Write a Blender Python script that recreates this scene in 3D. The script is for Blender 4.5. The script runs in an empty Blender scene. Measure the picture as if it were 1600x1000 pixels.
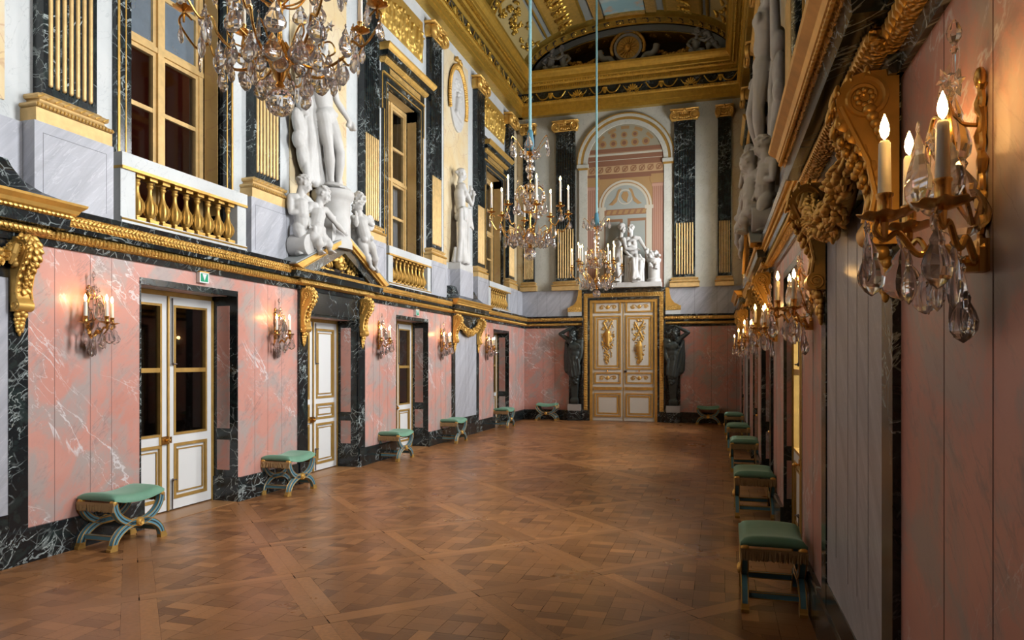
import bpy, bmesh, math, random
from mathutils import Vector, Matrix, noise
PI = math.pi
random.seed(7)
SC = bpy.context.scene
COL = SC.collection
def V(*a): return Vector(a)
def T(x, y, z): return Matrix.Translation((x, y, z))
def RZ(a): return Matrix.Rotation(a, 4, 'Z')
def RX(a): return Matrix.Rotation(a, 4, 'X')
def RY(a): return Matrix.Rotation(a, 4, 'Y')

# ------------------------------------------------------------------ mesh builder
def _ico(sub):
    bm = bmesh.new(); bmesh.ops.create_icosphere(bm, subdivisions=sub, radius=1.0)
    bm.verts.ensure_lookup_table()
    v = [tuple(x.co) for x in bm.verts]; f = [tuple(y.index for y in x.verts) for x in bm.faces]
    bm.free(); return v, f
ICO = {s: _ico(s) for s in (1, 2, 3)}

class MB:
    def __init__(s): s.v = []; s.f = []; s.mi = []; s.cur = 0
    def add(s, vs, fs):
        o = len(s.v); s.v.extend([tuple(v) for v in vs])
        for f in fs: s.f.append(tuple(i + o for i in f)); s.mi.append(s.cur)
    def box(s, x0, x1, y0, y1, z0, z1):
        s.add([(x0,y0,z0),(x1,y0,z0),(x1,y1,z0),(x0,y1,z0),(x0,y0,z1),(x1,y0,z1),(x1,y1,z1),(x0,y1,z1)],
              [(0,3,2,1),(4,5,6,7),(0,1,5,4),(1,2,6,5),(2,3,7,6),(3,0,4,7)])
    def loft(s, loops, cap=True, closed=True):
        n = len(loops[0]); vs = [p for l in loops for p in l]; fs = []
        for i in range(len(loops) - 1):
            for j in range(n if closed else n - 1):
                k = (j + 1) % n
                fs.append((i*n + j, i*n + k, (i+1)*n + k, (i+1)*n + j))
        if cap:
            fs.append(tuple(range(n - 1, -1, -1))); fs.append(tuple((len(loops)-1)*n + j for j in range(n)))
        s.add(vs, fs)
    def extr(s, prof, u0, u1):              # closed (n,z) profile run along y
        s.loft([[(n, u0, z) for n, z in prof], [(n, u1, z) for n, z in prof]])
    def prism(s, poly, z0, z1):             # (x,y) polygon run along z
        s.loft([[(x, y, z0) for x, y in poly], [(x, y, z1) for x, y in poly]])
    def slab(s, poly, x0, x1):              # (y,z) polygon run along x
        s.loft([[(x0, y, z) for y, z in poly], [(x1, y, z) for y, z in poly]])
    def wall(s, poly, y0, y1):              # (x,z) polygon run along y
        s.loft([[(x, y0, z) for x, z in poly], [(x, y1, z) for x, z in poly]])
    def lathe(s, prof, seg=16, c=(0,0,0), sx=1, sy=1, M=None):
        loops = []
        for r, z in prof:
            l = []
            for k in range(seg):
                a = 2*PI*k/seg; p = Vector((r*math.cos(a)*sx, r*math.sin(a)*sy, z))
                if M: p = M @ p
                l.append((p.x + c[0], p.y + c[1], p.z + c[2]))
            loops.append(l)
        s.loft(loops)
    def tube(s, pts, r, seg=8, flat=1.0):
        pts = [Vector(p) for p in pts]; n = len(pts)
        rr = r if isinstance(r, (list, tuple)) else [r]*n
        loops = []; up = None
        for i, p in enumerate(pts):
            d = (pts[min(i+1, n-1)] - pts[max(i-1, 0)]).normalized()
            if up is None: up = d.orthogonal().normalized()
            up = (up - d*up.dot(d))
            up = up.normalized() if up.length > 1e-6 else d.orthogonal().normalized()
            b = d.cross(up)
            loops.append([tuple(p + (up*math.cos(2*PI*k/seg) + b*math.sin(2*PI*k/seg)*flat)*rr[i]) for k in range(seg)])
        s.loft(loops)
    def ell(s, c, r, M=None, sub=2):
        if not isinstance(r, (list, tuple)): r = (r, r, r)
        v, f = ICO[sub]; out = []
        for p in v:
            q = Vector((p[0]*r[0], p[1]*r[1], p[2]*r[2]))
            if M: q = M @ q
            out.append((q.x + c[0], q.y + c[1], q.z + c[2]))
        s.add(out, f)
    def cap(s, a, b, ra, rb, seg=10):       # tapered capsule
        a = Vector(a); b = Vector(b); d = b - a; L = d.length
        if L < 1e-5: return s.ell(a, ra)
        q = Vector((0,0,1)).rotation_difference(d.normalized()).to_matrix()
        prof = []
        for k in range(5): t = -PI/2 + PI/2*k/5; prof.append((max(ra*math.cos(t), ra*.06), ra*math.sin(t)))
        prof.append((ra, 0)); prof.append((rb, L))
        for k in range(1, 6): t = PI/2*k/5; prof.append((max(rb*math.cos(t), rb*.06), L + rb*math.sin(t)))
        s.lathe(prof, seg, tuple(a), M=q)
    def frame(s, y0, y1, z0, z1, w, n0, n1):   # rectangular frame on a wall plane, outer size y0..y1 z0..z1
        s.box(n0, n1, y0, y0+w, z0, z1); s.box(n0, n1, y1-w, y1, z0, z1)
        s.box(n0, n1, y0+w, y1-w, z0, z0+w); s.box(n0, n1, y0+w, y1-w, z1-w, z1)
    def spiral(s, c, r0, turns, rt, plane='yz', dirn=1, seg=6, a0=0, shrink=.86, step=20):
        pts = []; rad = []; n = int(turns*step)
        for k in range(n + 1):
            a = a0 + dirn*2*PI*k/step; r = r0*(1 - shrink*k/n)
            p = (r*math.cos(a), r*math.sin(a))
            pts.append((c[0], c[1]+p[0], c[2]+p[1]) if plane == 'yz' else (c[0]+p[0], c[1], c[2]+p[1])); rad.append(rt*(1-.45*k/n))
        s.tube(pts, rad, seg)
    def xform(s, M, start=0):
        s.v[start:] = [tuple(M @ Vector(p)) for p in s.v[start:]]
    def mesh(s, name, recalc=True, smooth=True, ang=38):
        me = bpy.data.meshes.new(name); me.from_pydata(s.v, [], s.f)
        if len(set(s.mi)) > 1: me.polygons.foreach_set('material_index', s.mi)
        if recalc:
            bm = bmesh.new(); bm.from_mesh(me); bmesh.ops.recalc_face_normals(bm, faces=bm.faces[:]); bm.to_mesh(me); bm.free()
        if smooth:
            me.polygons.foreach_set('use_smooth', [True]*len(me.polygons)); me.set_sharp_from_angle(angle=math.radians(ang))
        me.update(); return me
    def build(s, name, mat, parent=None, M=None, smooth=True, ang=38, recalc=True):
        return link(name, s.mesh(name, recalc, smooth, ang), mat, parent, M)

def link(name, me, mat, parent=None, M=None):
    o = bpy.data.objects.new(name, me); COL.objects.link(o)
    if mat is not None:
        me.materials.clear()
        for m in (mat if isinstance(mat, (list, tuple)) else [mat]): me.materials.append(m)
    if parent is not None: o.parent = parent
    if M is not None: o.matrix_basis = M
    return o

def blob(mb, vox=.012, it=2):
    """one continuous skin around everything in the builder"""
    me = mb.mesh('tmp', True, False)
    o = bpy.data.objects.new('tmp', me); COL.objects.link(o)
    m = o.modifiers.new('r', 'REMESH'); m.mode = 'VOXEL'; m.voxel_size = vox; m.adaptivity = 0
    if it:
        sm = o.modifiers.new('s', 'SMOOTH'); sm.factor = .5; sm.iterations = it
    dg = bpy.context.evaluated_depsgraph_get(); dg.update()
    out = bpy.data.meshes.new_from_object(o.evaluated_get(dg))
    bpy.data.objects.remove(o); bpy.data.meshes.remove(me)
    out.polygons.foreach_set('use_smooth', [True]*len(out.polygons)); out.update()
    return out

def tag(o, label=None, cat=None, group=None, kind=None):
    if label: o['label'] = label
    if cat: o['category'] = cat
    if group: o['group'] = group
    if kind: o['kind'] = kind
    return o
def thing(name, label, cat, M=None, group=None):
    o = bpy.data.objects.new(name, None); o.empty_display_size = .1; COL.objects.link(o)
    if M is not None: o.matrix_basis = M
    return tag(o, label, cat, group)
def structure(name, M=None):
    o = bpy.data.objects.new(name, None); o.empty_display_size = .1; COL.objects.link(o)
    if M is not None: o.matrix_basis = M
    o['kind'] = 'structure'; return o
def dup(root, M, label=None, group=None):
    r = root.copy(); COL.objects.link(r); r.matrix_basis = M
    if label: r['label'] = label
    if group: r['group'] = group
    for ch in list(root.children):
        c = ch.copy(); COL.objects.link(c); c.parent = r
        for g in list(ch.children):
            d = g.copy(); COL.objects.link(d); d.parent = c
    return r

# ------------------------------------------------------------------ materials
class NT:
    def __init__(s, name):
        s.m = bpy.data.materials.new(name); s.m.use_nodes = True; s.t = s.m.node_tree; s.t.nodes.clear()
        s.out = s.t.nodes.new('ShaderNodeOutputMaterial')
    def n(s, typ, ins=None, out=0, **pr):
        nd = s.t.nodes.new(typ)
        for k, v in pr.items(): setattr(nd, k, v)
        for k, v in (ins or {}).items():
            if isinstance(v, bpy.types.NodeSocket): s.t.links.new(v, nd.inputs[k])
            else: nd.inputs[k].default_value = v
        return nd.outputs[out]
    def math(s, op, a, b=0.0, c=0.0, clamp=False): return s.n('ShaderNodeMath', {0: a, 1: b, 2: c}, operation=op, use_clamp=clamp)
    def rng(s, v, a, b, c=0.0, d=1.0): return s.n('ShaderNodeMapRange', {0: v, 1: a, 2: b, 3: c, 4: d}, clamp=True)
    def mix(s, f, a, b):
        nd = s.t.nodes.new('ShaderNodeMix'); nd.data_type = 'RGBA'
        for i, v in ((0, f), (6, a), (7, b)):
            if isinstance(v, bpy.types.NodeSocket): s.t.links.new(v, nd.inputs[i])
            else: nd.inputs[i].default_value = v if i == 0 else (*v, 1)
        return nd.outputs[2]
    def pos(s): return s.n('ShaderNodeNewGeometry')
    def wallco(s):
        sp = s.t.nodes.new('ShaderNodeSeparateXYZ'); s.t.links.new(s.pos(), sp.inputs[0])
        a = s.math('ADD', sp.outputs[0], sp.outputs[1]); b = s.math('SUBTRACT', sp.outputs[0], sp.outputs[1])
        return s.n('ShaderNodeCombineXYZ', {0: a, 1: sp.outputs[2], 2: s.math('MULTIPLY', b, .35)})
    def mapv(s, v, rot=0, sc=(1,1,1), loc=(0,0,0)):
        r = s.n('ShaderNodeMapping', {0: v, 1: loc, 2: (0, 0, rot)}); return s.n('ShaderNodeMapping', {0: r, 3: sc})
    def noise(s, v, scale=1, detail=4, rough=.5, dist=0): return s.n('ShaderNodeTexNoise', {'Vector': v, 'Scale': scale, 'Detail': detail, 'Roughness': rough, 'Distortion': dist})
    def vein(s, v, rot, sc, scale, width, dist=.6, loc=(0,0,0), detail=5):
        f = s.noise(s.mapv(v, rot, sc, loc), scale, detail, .55, dist)
        return s.rng(s.math('ABSOLUTE', s.math('SUBTRACT', f, .5)), 0, width, 1, 0)
    def bsdf(s, **k):
        nd = s.t.nodes.new('ShaderNodeBsdfPrincipled')
        for key, v in k.items():
            key = key.replace('_', ' ')
            if isinstance(v, bpy.types.NodeSocket): s.t.links.new(v, nd.inputs[key])
            elif isinstance(v, tuple) and len(v) == 3 and nd.inputs[key].type == 'RGBA': nd.inputs[key].default_value = (*v, 1)
            else: nd.inputs[key].default_value = v
        s.t.links.new(nd.outputs[0], s.out.inputs[0]); return nd
    def bump(s, h, strength=.5, dist=.01): return s.n('ShaderNodeBump', {'Height': h, 'Strength': strength, 'Distance': dist})

M = {}
def simple(name, col, rough=.5, metal=0.0, **k):
    t = NT(name); t.bsdf(Base_Color=col, Roughness=rough, Metallic=metal, **k); M[name] = t.m; return t.m

def mk_pink():
    t = NT('pink_marble'); w = t.wallco()
    cloud = t.rng(t.noise(t.mapv(w, -.75, (1.0, 1.45, 1)), 1.9, 8, .66, .5), .455, .60)
    tone = t.rng(t.noise(w, .9, 5, .55, .3), .3, .7)
    c = t.mix(tone, (.60, .265, .205), (.68, .365, .30))
    c = t.mix(t.math('MULTIPLY', cloud, .88), c, (.43, .37, .345))
    mot = t.math('MULTIPLY', t.rng(t.noise(t.mapv(w, -.75, (1.0, 1.9, 1), (2, 5, 0)), 5.5, 8, .7, .5), .52, .68), t.rng(t.noise(w, 1.9, 4, .6), .46, .60))
    c = t.mix(t.math('MULTIPLY', mot, .6), c, (.27, .22, .215))
    streak = t.math('MULTIPLY', t.vein(w, -.70, (.7, 4.5, 1), 2.2, .016, .35, (3, 1, 0), 7), t.rng(t.noise(w, 2.1, 4, .6), .48, .62))
    c = t.mix(t.math('MULTIPLY', streak, .55), c, (.27, .19, .18))
    msk = t.rng(t.noise(t.mapv(w, .8, (.6, 2.0, 1), (5, 2, 0)), 1.0, 3), .47, .58)
    v1 = t.vein(w, .70, (.9, 2.4, 1), 1.0, .011, .5, (1, 7, 0), 6)
    v2 = t.vein(w, .95, (1, 2.8, 1), 2.0, .008, .6, (9, 3, 0), 6)
    c = t.mix(t.math('MULTIPLY', t.math('MULTIPLY', v1, msk), .85), c, (.80, .76, .76))
    c = t.mix(t.math('MULTIPLY', t.math('MULTIPLY', v2, t.rng(msk, .2, 1)), .7), c, (.76, .70, .70))
    t.bsdf(Base_Color=c, Roughness=.32, Specular_IOR_Level=.4); M['pink'] = t.m
def mk_green():
    t = NT('black_green_marble'); w = t.wallco()
    d = t.n('ShaderNodeVectorMath', {0: w, 1: t.n('ShaderNodeVectorMath', {0: t.n('ShaderNodeTexNoise', {'Vector': w, 'Scale': 3.0, 'Detail': 4.0}, 1), 1: (.17, .17, .17)}, operation='MULTIPLY')}, operation='ADD')
    e = t.n('ShaderNodeTexVoronoi', {'Vector': t.mapv(d, .6, (1, 1.7, 1)), 'Scale': 5.0}, feature='DISTANCE_TO_EDGE')
    v1 = t.rng(e, 0, .04, 1, 0)
    msk = t.rng(t.noise(w, 1.7, 5, .65), .52, .68)
    v2 = t.vein(w, -.7, (1, 2.4, 1), 3.2, .016, .8, (2, 8, 1), 8)
    f = t.math('MAXIMUM', t.math('MULTIPLY', v1, msk), t.math('MULTIPLY', v2, t.rng(t.noise(w, 1.6, 3), .5, .6)))
    cl = t.rng(t.noise(w, 5, 6, .65, 1), .48, .75)
    c = t.mix(t.math('MULTIPLY', cl, .55), (.010, .013, .015), (.045, .075, .066))
    c = t.mix(t.math('MULTIPLY', f, .85), c, (.55, .62, .60))
    t.bsdf(Base_Color=c, Roughness=.2, Specular_IOR_Level=.5); M['green'] = t.m
def mk_grey():
    t = NT('grey_marble'); w = t.wallco()
    band = t.noise(t.mapv(w, -.85, (.5, 5, 1)), 1.5, 6, .6, .6)
    c = t.mix(t.rng(band, .3, .7), (.36, .365, .40), (.52, .525, .565))
    v = t.vein(w, -.8, (.5, 5, 1), 1.6, .010, .3, (4, 0, 0), 8)
    v2 = t.vein(w, -.35, (.7, 3, 1), 1.3, .008, 1, (8, 2, 0), 6)
    c = t.mix(t.math('MULTIPLY', t.math('MAXIMUM', v, t.math('MULTIPLY', v2, .4)), .38), c, (.74, .74, .77))
    t.bsdf(Base_Color=c, Roughness=.3, Specular_IOR_Level=.4); M['grey'] = t.m
def mk_white():
    t = NT('white_veined_marble'); w = t.wallco()
    c = t.mix(t.rng(t.noise(w, 1.4, 6, .6, .6), .3, .7), (.56, .585, .58), (.68, .69, .675))
    v = t.vein(w, -.9, (1, 2, 1), 2.4, .010, 1.4, (3, 3, 0), 6)
    c = t.mix(t.math('MULTIPLY', v, .5), c, (.36, .385, .39))
    t.bsdf(Base_Color=c, Roughness=.32, Specular_IOR_Level=.4); M['white'] = t.m
def mk_yellow(key='yellow', c0=(.74, .56, .30), c1=(.76, .66, .47)):
    t = NT(key + '_marble'); w = t.wallco()
    d = t.n('ShaderNodeVectorMath', {0: w, 1: t.n('ShaderNodeVectorMath', {0: t.n('ShaderNodeTexNoise', {'Vector': w, 'Scale': 1.5, 'Detail': 4.0}, 1), 1: (.55, .55, .55)}, operation='MULTIPLY')}, operation='ADD')
    e = t.n('ShaderNodeTexVoronoi', {'Vector': d, 'Scale': 2.6}, feature='DISTANCE_TO_EDGE')
    c = t.mix(t.rng(t.noise(w, 1.6, 5, .6, .4), .35, .68), c0, c1)
    c = t.mix(t.math('MULTIPLY', t.rng(e, 0, .02, 1, 0), .5), c, (.45, .22, .14))
    c = t.mix(t.math('MULTIPLY', t.rng(t.noise(w, 2.4, 6, .7, 1), .6, .75), .35), c, (.62, .33, .25))
    t.bsdf(Base_Color=c, Roughness=.32, Specular_IOR_Level=.4); M[key] = t.m
def mk_gold(name, col, rough, metal, bs=0, bscale=30, kind='noise', dist=.012):
    t = NT(name); p = t.pos()
    n = t.noise(p, 9, 6, .6)
    c = t.mix(t.rng(n, .35, .7), tuple(x*.78 for x in col), col)
    k = dict(Base_Color=c, Roughness=rough, Metallic=metal)
    if bs:
        if kind == 'noise': h = t.noise(p, bscale, 4, .6, .8)
        else:
            h = t.n('ShaderNodeTexVoronoi', {'Vector': p, 'Scale': bscale}, feature='SMOOTH_F1')
            h = t.math('SUBTRACT', 1.0, h)
        k['Normal'] = t.bump(h, bs, dist)
    t.bsdf(**k); M[name] = t.m
def mk_crystal():
    t = NT('crystal'); b = t.bsdf(Base_Color=(.98, .95, .945), Roughness=.02, IOR=1.52, Transmission_Weight=1.0)
    d = t.n('ShaderNodeBsdfTranslucent', {'Color': (.86, .80, .80, 1)}); g = t.n('ShaderNodeBsdfDiffuse', {'Color': (.80, .75, .75, 1)}); dg = t.n('ShaderNodeMixShader', {0: .5, 1: d, 2: g})
    s = t.n('ShaderNodeMixShader', {0: .09, 1: b.outputs[0], 2: dg}); t.t.links.new(s, t.out.inputs[0]); M['crystal'] = t.m  # small pale diffuse share stands in for window reflections
    t = NT('window_glass'); g = t.n('ShaderNodeBsdfGlossy', {'Color': (.9, .95, 1, 1), 'Roughness': .03})
    tr = t.n('ShaderNodeBsdfTransparent', {'Color': (.86, .86, .86, 1)}); fr = t.math('MULTIPLY', t.math('POWER', t.n('ShaderNodeLayerWeight', {'Blend': .5}, 1), 3.5), .8)
    s = t.n('ShaderNodeMixShader', {0: t.math('ADD', fr, .04), 1: tr, 2: g}); t.t.links.new(s, t.out.inputs[0]); M['glass'] = t.m
    t = NT('fogged_sheen_glass'); w = t.wallco(); g = t.n('ShaderNodeBsdfGlossy', {'Color': (.8, .88, .95, 1), 'Roughness': .25})
    d = t.n('ShaderNodeBsdfDiffuse', {'Color': (.16, .21, .26, 1)}); s = t.n('ShaderNodeMixShader', {0: t.rng(t.noise(w, 3, 4, .6), .3, .7, .25, .5), 1: d, 2: g}); t.t.links.new(s, t.out.inputs[0]); M['fogged_sheen'] = t.m  # fogged pane; its bluish reflection is painted in as diffuse colour
    t = NT('clear_glass'); g = t.n('ShaderNodeBsdfGlossy', {'Roughness': .02}); tr = t.n('ShaderNodeBsdfTransparent'); s = t.n('ShaderNodeMixShader', {0: .06, 1: tr, 2: g}); t.t.links.new(s, t.out.inputs[0]); M['clear'] = t.m
def mk_emit(name, col, s):
    t = NT(name); e = t.n('ShaderNodeEmission', {'Color': (*col, 1), 'Strength': s}); t.t.links.new(e, t.out.inputs[0]); M[name] = t.m
def mk_floor():
    t = NT('oak_parquet'); uv = t.n('ShaderNodeTexCoord', out=2)
    at = t.n('ShaderNodeAttribute', attribute_name='tone'); sp = t.t.nodes.new('ShaderNodeSeparateColor'); t.t.links.new(at, sp.inputs[0])
    g = t.noise(t.n('ShaderNodeMapping', {0: uv, 3: (3.0, 55, 1)}), 1, 5, .6, .5)
    g2 = t.noise(t.n('ShaderNodeMapping', {0: uv, 3: (.8, 9, 1)}), 1, 4, .6, .8)
    c = t.mix(sp.outputs[0], (.205, .080, .025), (.56, .250, .088))
    c = t.mix(t.math('MULTIPLY', t.rng(g, .42, .66), .32), c, (.095, .040, .017))
    c = t.mix(t.math('MULTIPLY', t.rng(g2, .52, .72), .40), c, (.40, .205, .09))
    st = t.rng(t.noise(t.pos(), .55, 4, .55), .50, .68)
    c = t.mix(t.math('MULTIPLY', st, .18), c, (.115, .055, .028))
    r = t.rng(t.noise(t.pos(), 1.3, 5, .6), .3, .7, .26, .38)
    t.bsdf(Base_Color=c, Roughness=r, Specular_IOR_Level=.5, Normal=t.bump(g2, .05, .003)); M['floor'] = t.m
def mk_sky():
    t = NT('painted_sky'); p = t.pos()
    f = t.rng(t.noise(t.mapv(p, 0, (.7, .9, 1)), 1.2, 5, .55, .4), .42, .62)
    c = t.mix(f, (.28, .44, .46), (.62, .56, .46)); c = t.mix(t.rng(t.noise(p, 2.2, 4), .58, .7), c, (.55, .34, .2))
    t.bsdf(Base_Color=c, Roughness=.7); M['sky'] = t.m
def mk_stone():
    t = NT('statuary_stone'); p = t.pos()
    c = t.mix(t.rng(t.noise(p, 4, 5, .6), .35, .7), (.53, .515, .485), (.63, .615, .59))
    t.bsdf(Base_Color=c, Roughness=.55, Specular_IOR_Level=.35); M['stone'] = t.m
def mk_velvet():
    t = NT('green_silk'); p = t.pos()
    c = t.mix(t.rng(t.noise(p, 6, 3), .3, .7), (.15, .33, .22), (.185, .38, .26))
    t.bsdf(Base_Color=c, Roughness=.55, Sheen_Weight=.6, Sheen_Roughness=.35, Sheen_Tint=(.6, .9, .75)); M['velvet'] = t.m
mk_pink(); mk_green(); mk_grey(); mk_white(); mk_yellow(); mk_crystal(); mk_floor(); mk_sky(); mk_stone(); mk_velvet()
GC = (.80, .48, .12)
mk_gold('gilt', GC, .40, .6)
mk_gold('gilt_rich', (.66, .42, .075), .38, .75)
mk_gold('gilt_pale', (.80, .54, .225), .48, .35)
mk_gold('gilt_dull', (.58, .35, .09), .44, .45)
mk_gold('gilt_carved', (.80, .52, .17), .38, .65, .9, 34, 'voronoi', .02)
mk_gold('gilt_fine', (.78, .47, .12), .40, .6, 1.0, 60, 'voronoi', .03)
mk_gold('gilt_relief', (.74, .47, .11), .42, .65, .45, 22, 'noise', .02)
mk_gold('brass', (.78, .47, .14), .25, 1.0)
mk_gold('bronze', (.055, .070, .068), .36, .35, .3, 20)
simple('white_paint', (.78, .78, .76), .4); simple('cream_paint', (.76, .70, .60), .45)
simple('blue_paint', (.13, .31, .39), .4); simple('dark_blue_paint', (.022, .05, .062), .4)
simple('wax', (.83, .78, .68), .45, Subsurface_Weight=.25, Subsurface_Radius=(.01, .008, .005))
simple('cord', (.24, .45, .47), .6); simple('cord_dark', (.055, .19, .26), .6)
simple('fringe', (.42, .27, .12), .75); simple('iron', (.06, .045, .04), .4, .7)
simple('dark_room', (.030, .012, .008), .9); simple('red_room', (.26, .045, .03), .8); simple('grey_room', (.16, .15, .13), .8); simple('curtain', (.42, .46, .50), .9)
simple('sign_green', (.0, .33, .16), .4); simple('sign_white', (.80, .82, .82), .4); simple('gap', (.022, .010, .006), .9)
simple('seam', (.16, .085, .07), .7); simple('grey_seam', (.17, .17, .18), .7); simple('grey_stone', (.40, .37, .34), .6)
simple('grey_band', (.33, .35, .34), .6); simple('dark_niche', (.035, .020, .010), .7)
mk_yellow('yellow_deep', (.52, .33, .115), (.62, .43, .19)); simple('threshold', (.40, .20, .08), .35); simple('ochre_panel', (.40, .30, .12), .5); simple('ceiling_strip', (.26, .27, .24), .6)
mk_emit('flame', (1.0, .55, .17), 118)
mk_emit('flame_core', (1.0, .82, .52), 60)

def mk_farwhite():
    t = NT('grey_green_marble'); w = t.wallco()  # same pattern as the white marble, with a warmer, greyer tint
    c = t.mix(t.rng(t.noise(w, 1.4, 6, .6, .6), .3, .7), (.55, .545, .465), (.66, .65, .58))
    v = t.vein(w, -.9, (1, 2, 1), 2.4, .010, 1.4, (3, 3, 0), 6)
    c = t.mix(t.math('MULTIPLY', v, .5), c, (.28, .28, .25))
    t.bsdf(Base_Color=c, Roughness=.4, Specular_IOR_Level=.4); M['farwhite'] = t.m
mk_farwhite()
def bez(P, n=18):
    """smooth curve through the points"""
    out = []; P = [Vector(p) for p in P]
    for i in range(len(P)-1):
        p0 = P[max(i-1,0)]; p1 = P[i]; p2 = P[i+1]; p3 = P[min(i+2,len(P)-1)]
        for k in range(n):
            t = k/n; out.append(.5*((2*p1)+(p2-p0)*t+(2*p0-5*p1+4*p2-p3)*t*t+(3*p1-p0-3*p2+p3)*t**3))
    out.append(P[-1]); return out
# ------------------------------------------------------------------ frames of the four walls: local x = out of the wall, y = along it, z = up
FL = T(-5.66, 0, 0); FR = T(.635, 0, 0) @ RZ(PI + .0065); FF = T(0, 20.4, 0) @ RZ(-PI/2); FN = T(0, -5, 0) @ RZ(PI/2)
U0, U1 = -5.0, 20.4
DOORS = [(.70, .74, 2.53, 'glazed'), (6.54, .76, 2.53, 'glazed'), (9.50, .745, 2.40, 'solid'), (12.41, .735, 2.53, 'glazed'), (18.10, .70, 2.53, 'glazed')]
NICHES = [3.68, 15.30]
WINS = [.70, 6.57, 12.45, 18.15]
PILS = [2.30, 5.10, 8.05, 10.98, 13.87, 16.76, 19.45]

# ------------------------------------------------------------------ floor: diagonal panels of oak basket-weave
def clip(poly, a, b, c):
    out = []
    for i in range(len(poly)):
        p, q = poly[i], poly[(i+1) % len(poly)]
        dp, dq = a*p[0]+b*p[1]-c, a*q[0]+b*q[1]-c
        if dp <= 0: out.append(p)
        if (dp < 0 < dq) or (dq < 0 < dp):
            t = dp/(dp-dq); out.append((p[0]+t*(q[0]-p[0]), p[1]+t*(q[1]-p[1])))
    return out
def make_floor():
    rnd = random.Random(3); me_v = []; me_f = []; uvs = []; cols = []
    XA, XB, YA, YB = -6.1, 1.1, U0, 20.42
    R2 = math.sqrt(.5); side = 1.086; fr = .112; fq = .072; g = .0016
    def put(poly, d, tone, gk=None):
        gk = gk if gk is not None else rnd.choice((.25, .4, .5, .8, 1.6))
        for a, b, c in ((-1,0,-XA),(1,0,XB),(0,-1,-YA),(0,1,YB)):
            poly = clip(poly, a, b, c)
            if len(poly) < 3: return
        cx = sum(p[0] for p in poly)/len(poly); cy = sum(p[1] for p in poly)/len(poly)
        o = len(me_v); off = rnd.random()*40
        for x, y in poly:
            L = math.hypot(x-cx, y-cy); k = max(0, 1-g*gk*1.3/max(L, .01)); x = cx+(x-cx)*k; y = cy+(y-cy)*k
            me_v.append((x, y, 0)); uvs.append((x*d[0]+y*d[1]+off, -x*d[1]+y*d[0]+off*.37))
        me_f.append(tuple(range(o, o+len(poly)))); cols.append((tone, len(poly)))
    ox, oy = -3.262, 4.88; ea = (R2, R2); eb = (R2, -R2)
    def w(p, q, i, j): return (ox + (i*side+p)*ea[0] + (j*side+q)*eb[0], oy + (i*side+p)*ea[1] + (j*side+q)*eb[1])
    for i in range(-14, 22):
        for j in range(-14, 22):
            c = w(side/2, side/2, i, j)
            if not (XA-.8 < c[0] < XB+.8 and YA-.8 < c[1] < YB+.8): continue
            base = rnd.uniform(.3, .7); tn = lambda: min(1, max(0, base-.08 + rnd.gauss(0, .22)))
            s = side; lt = lambda: min(1, .56+rnd.gauss(0, .17))
            if True:
                put([w(0,0,i,j), w(s,0,i,j), w(s,fq,i,j), w(0,fq,i,j)], ea, min(1, lt()+.06), 2.0); put([w(0,s-fq,i,j), w(s,s-fq,i,j), w(s,s,i,j), w(0,s,i,j)], ea, min(1, lt()+.06), .8)
                put([w(0,fq,i,j), w(fr,fq,i,j), w(fr,s-fq,i,j), w(0,s-fq,i,j)], eb, lt(), 2.2); put([w(s-fr,fq,i,j), w(s,fq,i,j), w(s,s-fq,i,j), w(s-fr,s-fq,i,j)], eb, lt(), 1.2)
            inn = [w(fr,fq,i,j), w(s-fr,fq,i,j), w(s-fr,s-fq,i,j), w(fr,s-fq,i,j)]
            # strips parallel to the walls, interlaced: long and short pieces alternate
            h = (s-2*fq)*R2; cell = h/3
            for a in range(-3, 3):
                for b in range(-3, 3):
                    x0 = c[0]+a*cell; y0 = c[1]+b*cell
                    if (a+b) % 2:
                        pcs = [(x0, x0+cell, y0, y0+cell*.5, (1,0)), (x0, x0+cell, y0+cell*.5, y0+cell, (1,0))]
                    else:
                        pcs = [(x0, x0+cell*.5, y0, y0+cell, (0,1)), (x0+cell*.5, x0+cell, y0, y0+cell, (0,1))]
                    for xa, xb, ya, yb, d in pcs:
                        poly = [(xa,ya),(xb,ya),(xb,yb),(xa,yb)]
                        for k in range(4):
                            p, q = inn[k], inn[(k+1)%4]; mx, my = (p[0]+q[0])/2-c[0], (p[1]+q[1])/2-c[1]; L = math.hypot(mx, my); nx, ny = mx/L, my/L
                            poly = clip(poly, nx, ny, nx*p[0]+ny*p[1])
                            if len(poly) < 3: break
                        if len(poly) >= 3: put(poly, d, tn())
    # dark bed under the joints
    o = len(me_v); me_v.extend([(XA,YA,-.004),(XB,YA,-.004),(XB,YB,-.004),(XA,YB,-.004)]); me_f.append((o,o+1,o+2,o+3)); uvs.extend([(0,0)]*4); cols.append((0,4))
    me = bpy.data.meshes.new('floor'); me.from_pydata(me_v, [], me_f)
    ul = me.uv_layers.new(name='UVMap'); ca = me.color_attributes.new('tone', 'FLOAT_COLOR', 'CORNER')
    fl = []; cl = []
    k = 0
    for f, (tnv, n) in zip(me_f, cols):
        for vi in f: fl.extend(uvs[vi]); cl.extend((tnv, 0, 0, 1))
    ul.data.foreach_set('uv', fl); ca.data.foreach_set('color', cl)
    me.materials.append(M['floor']); me.materials.append(M['gap'])
    me.polygons[len(me_f)-1].material_index = 1
    bm = bmesh.new(); bm.from_mesh(me)
    for f in bm.faces:
        if f.normal.z < 0: f.normal_flip()
    bm.to_mesh(me); bm.free()
    o = link('floor', me, None); o['kind'] = 'structure'
make_floor()

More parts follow.
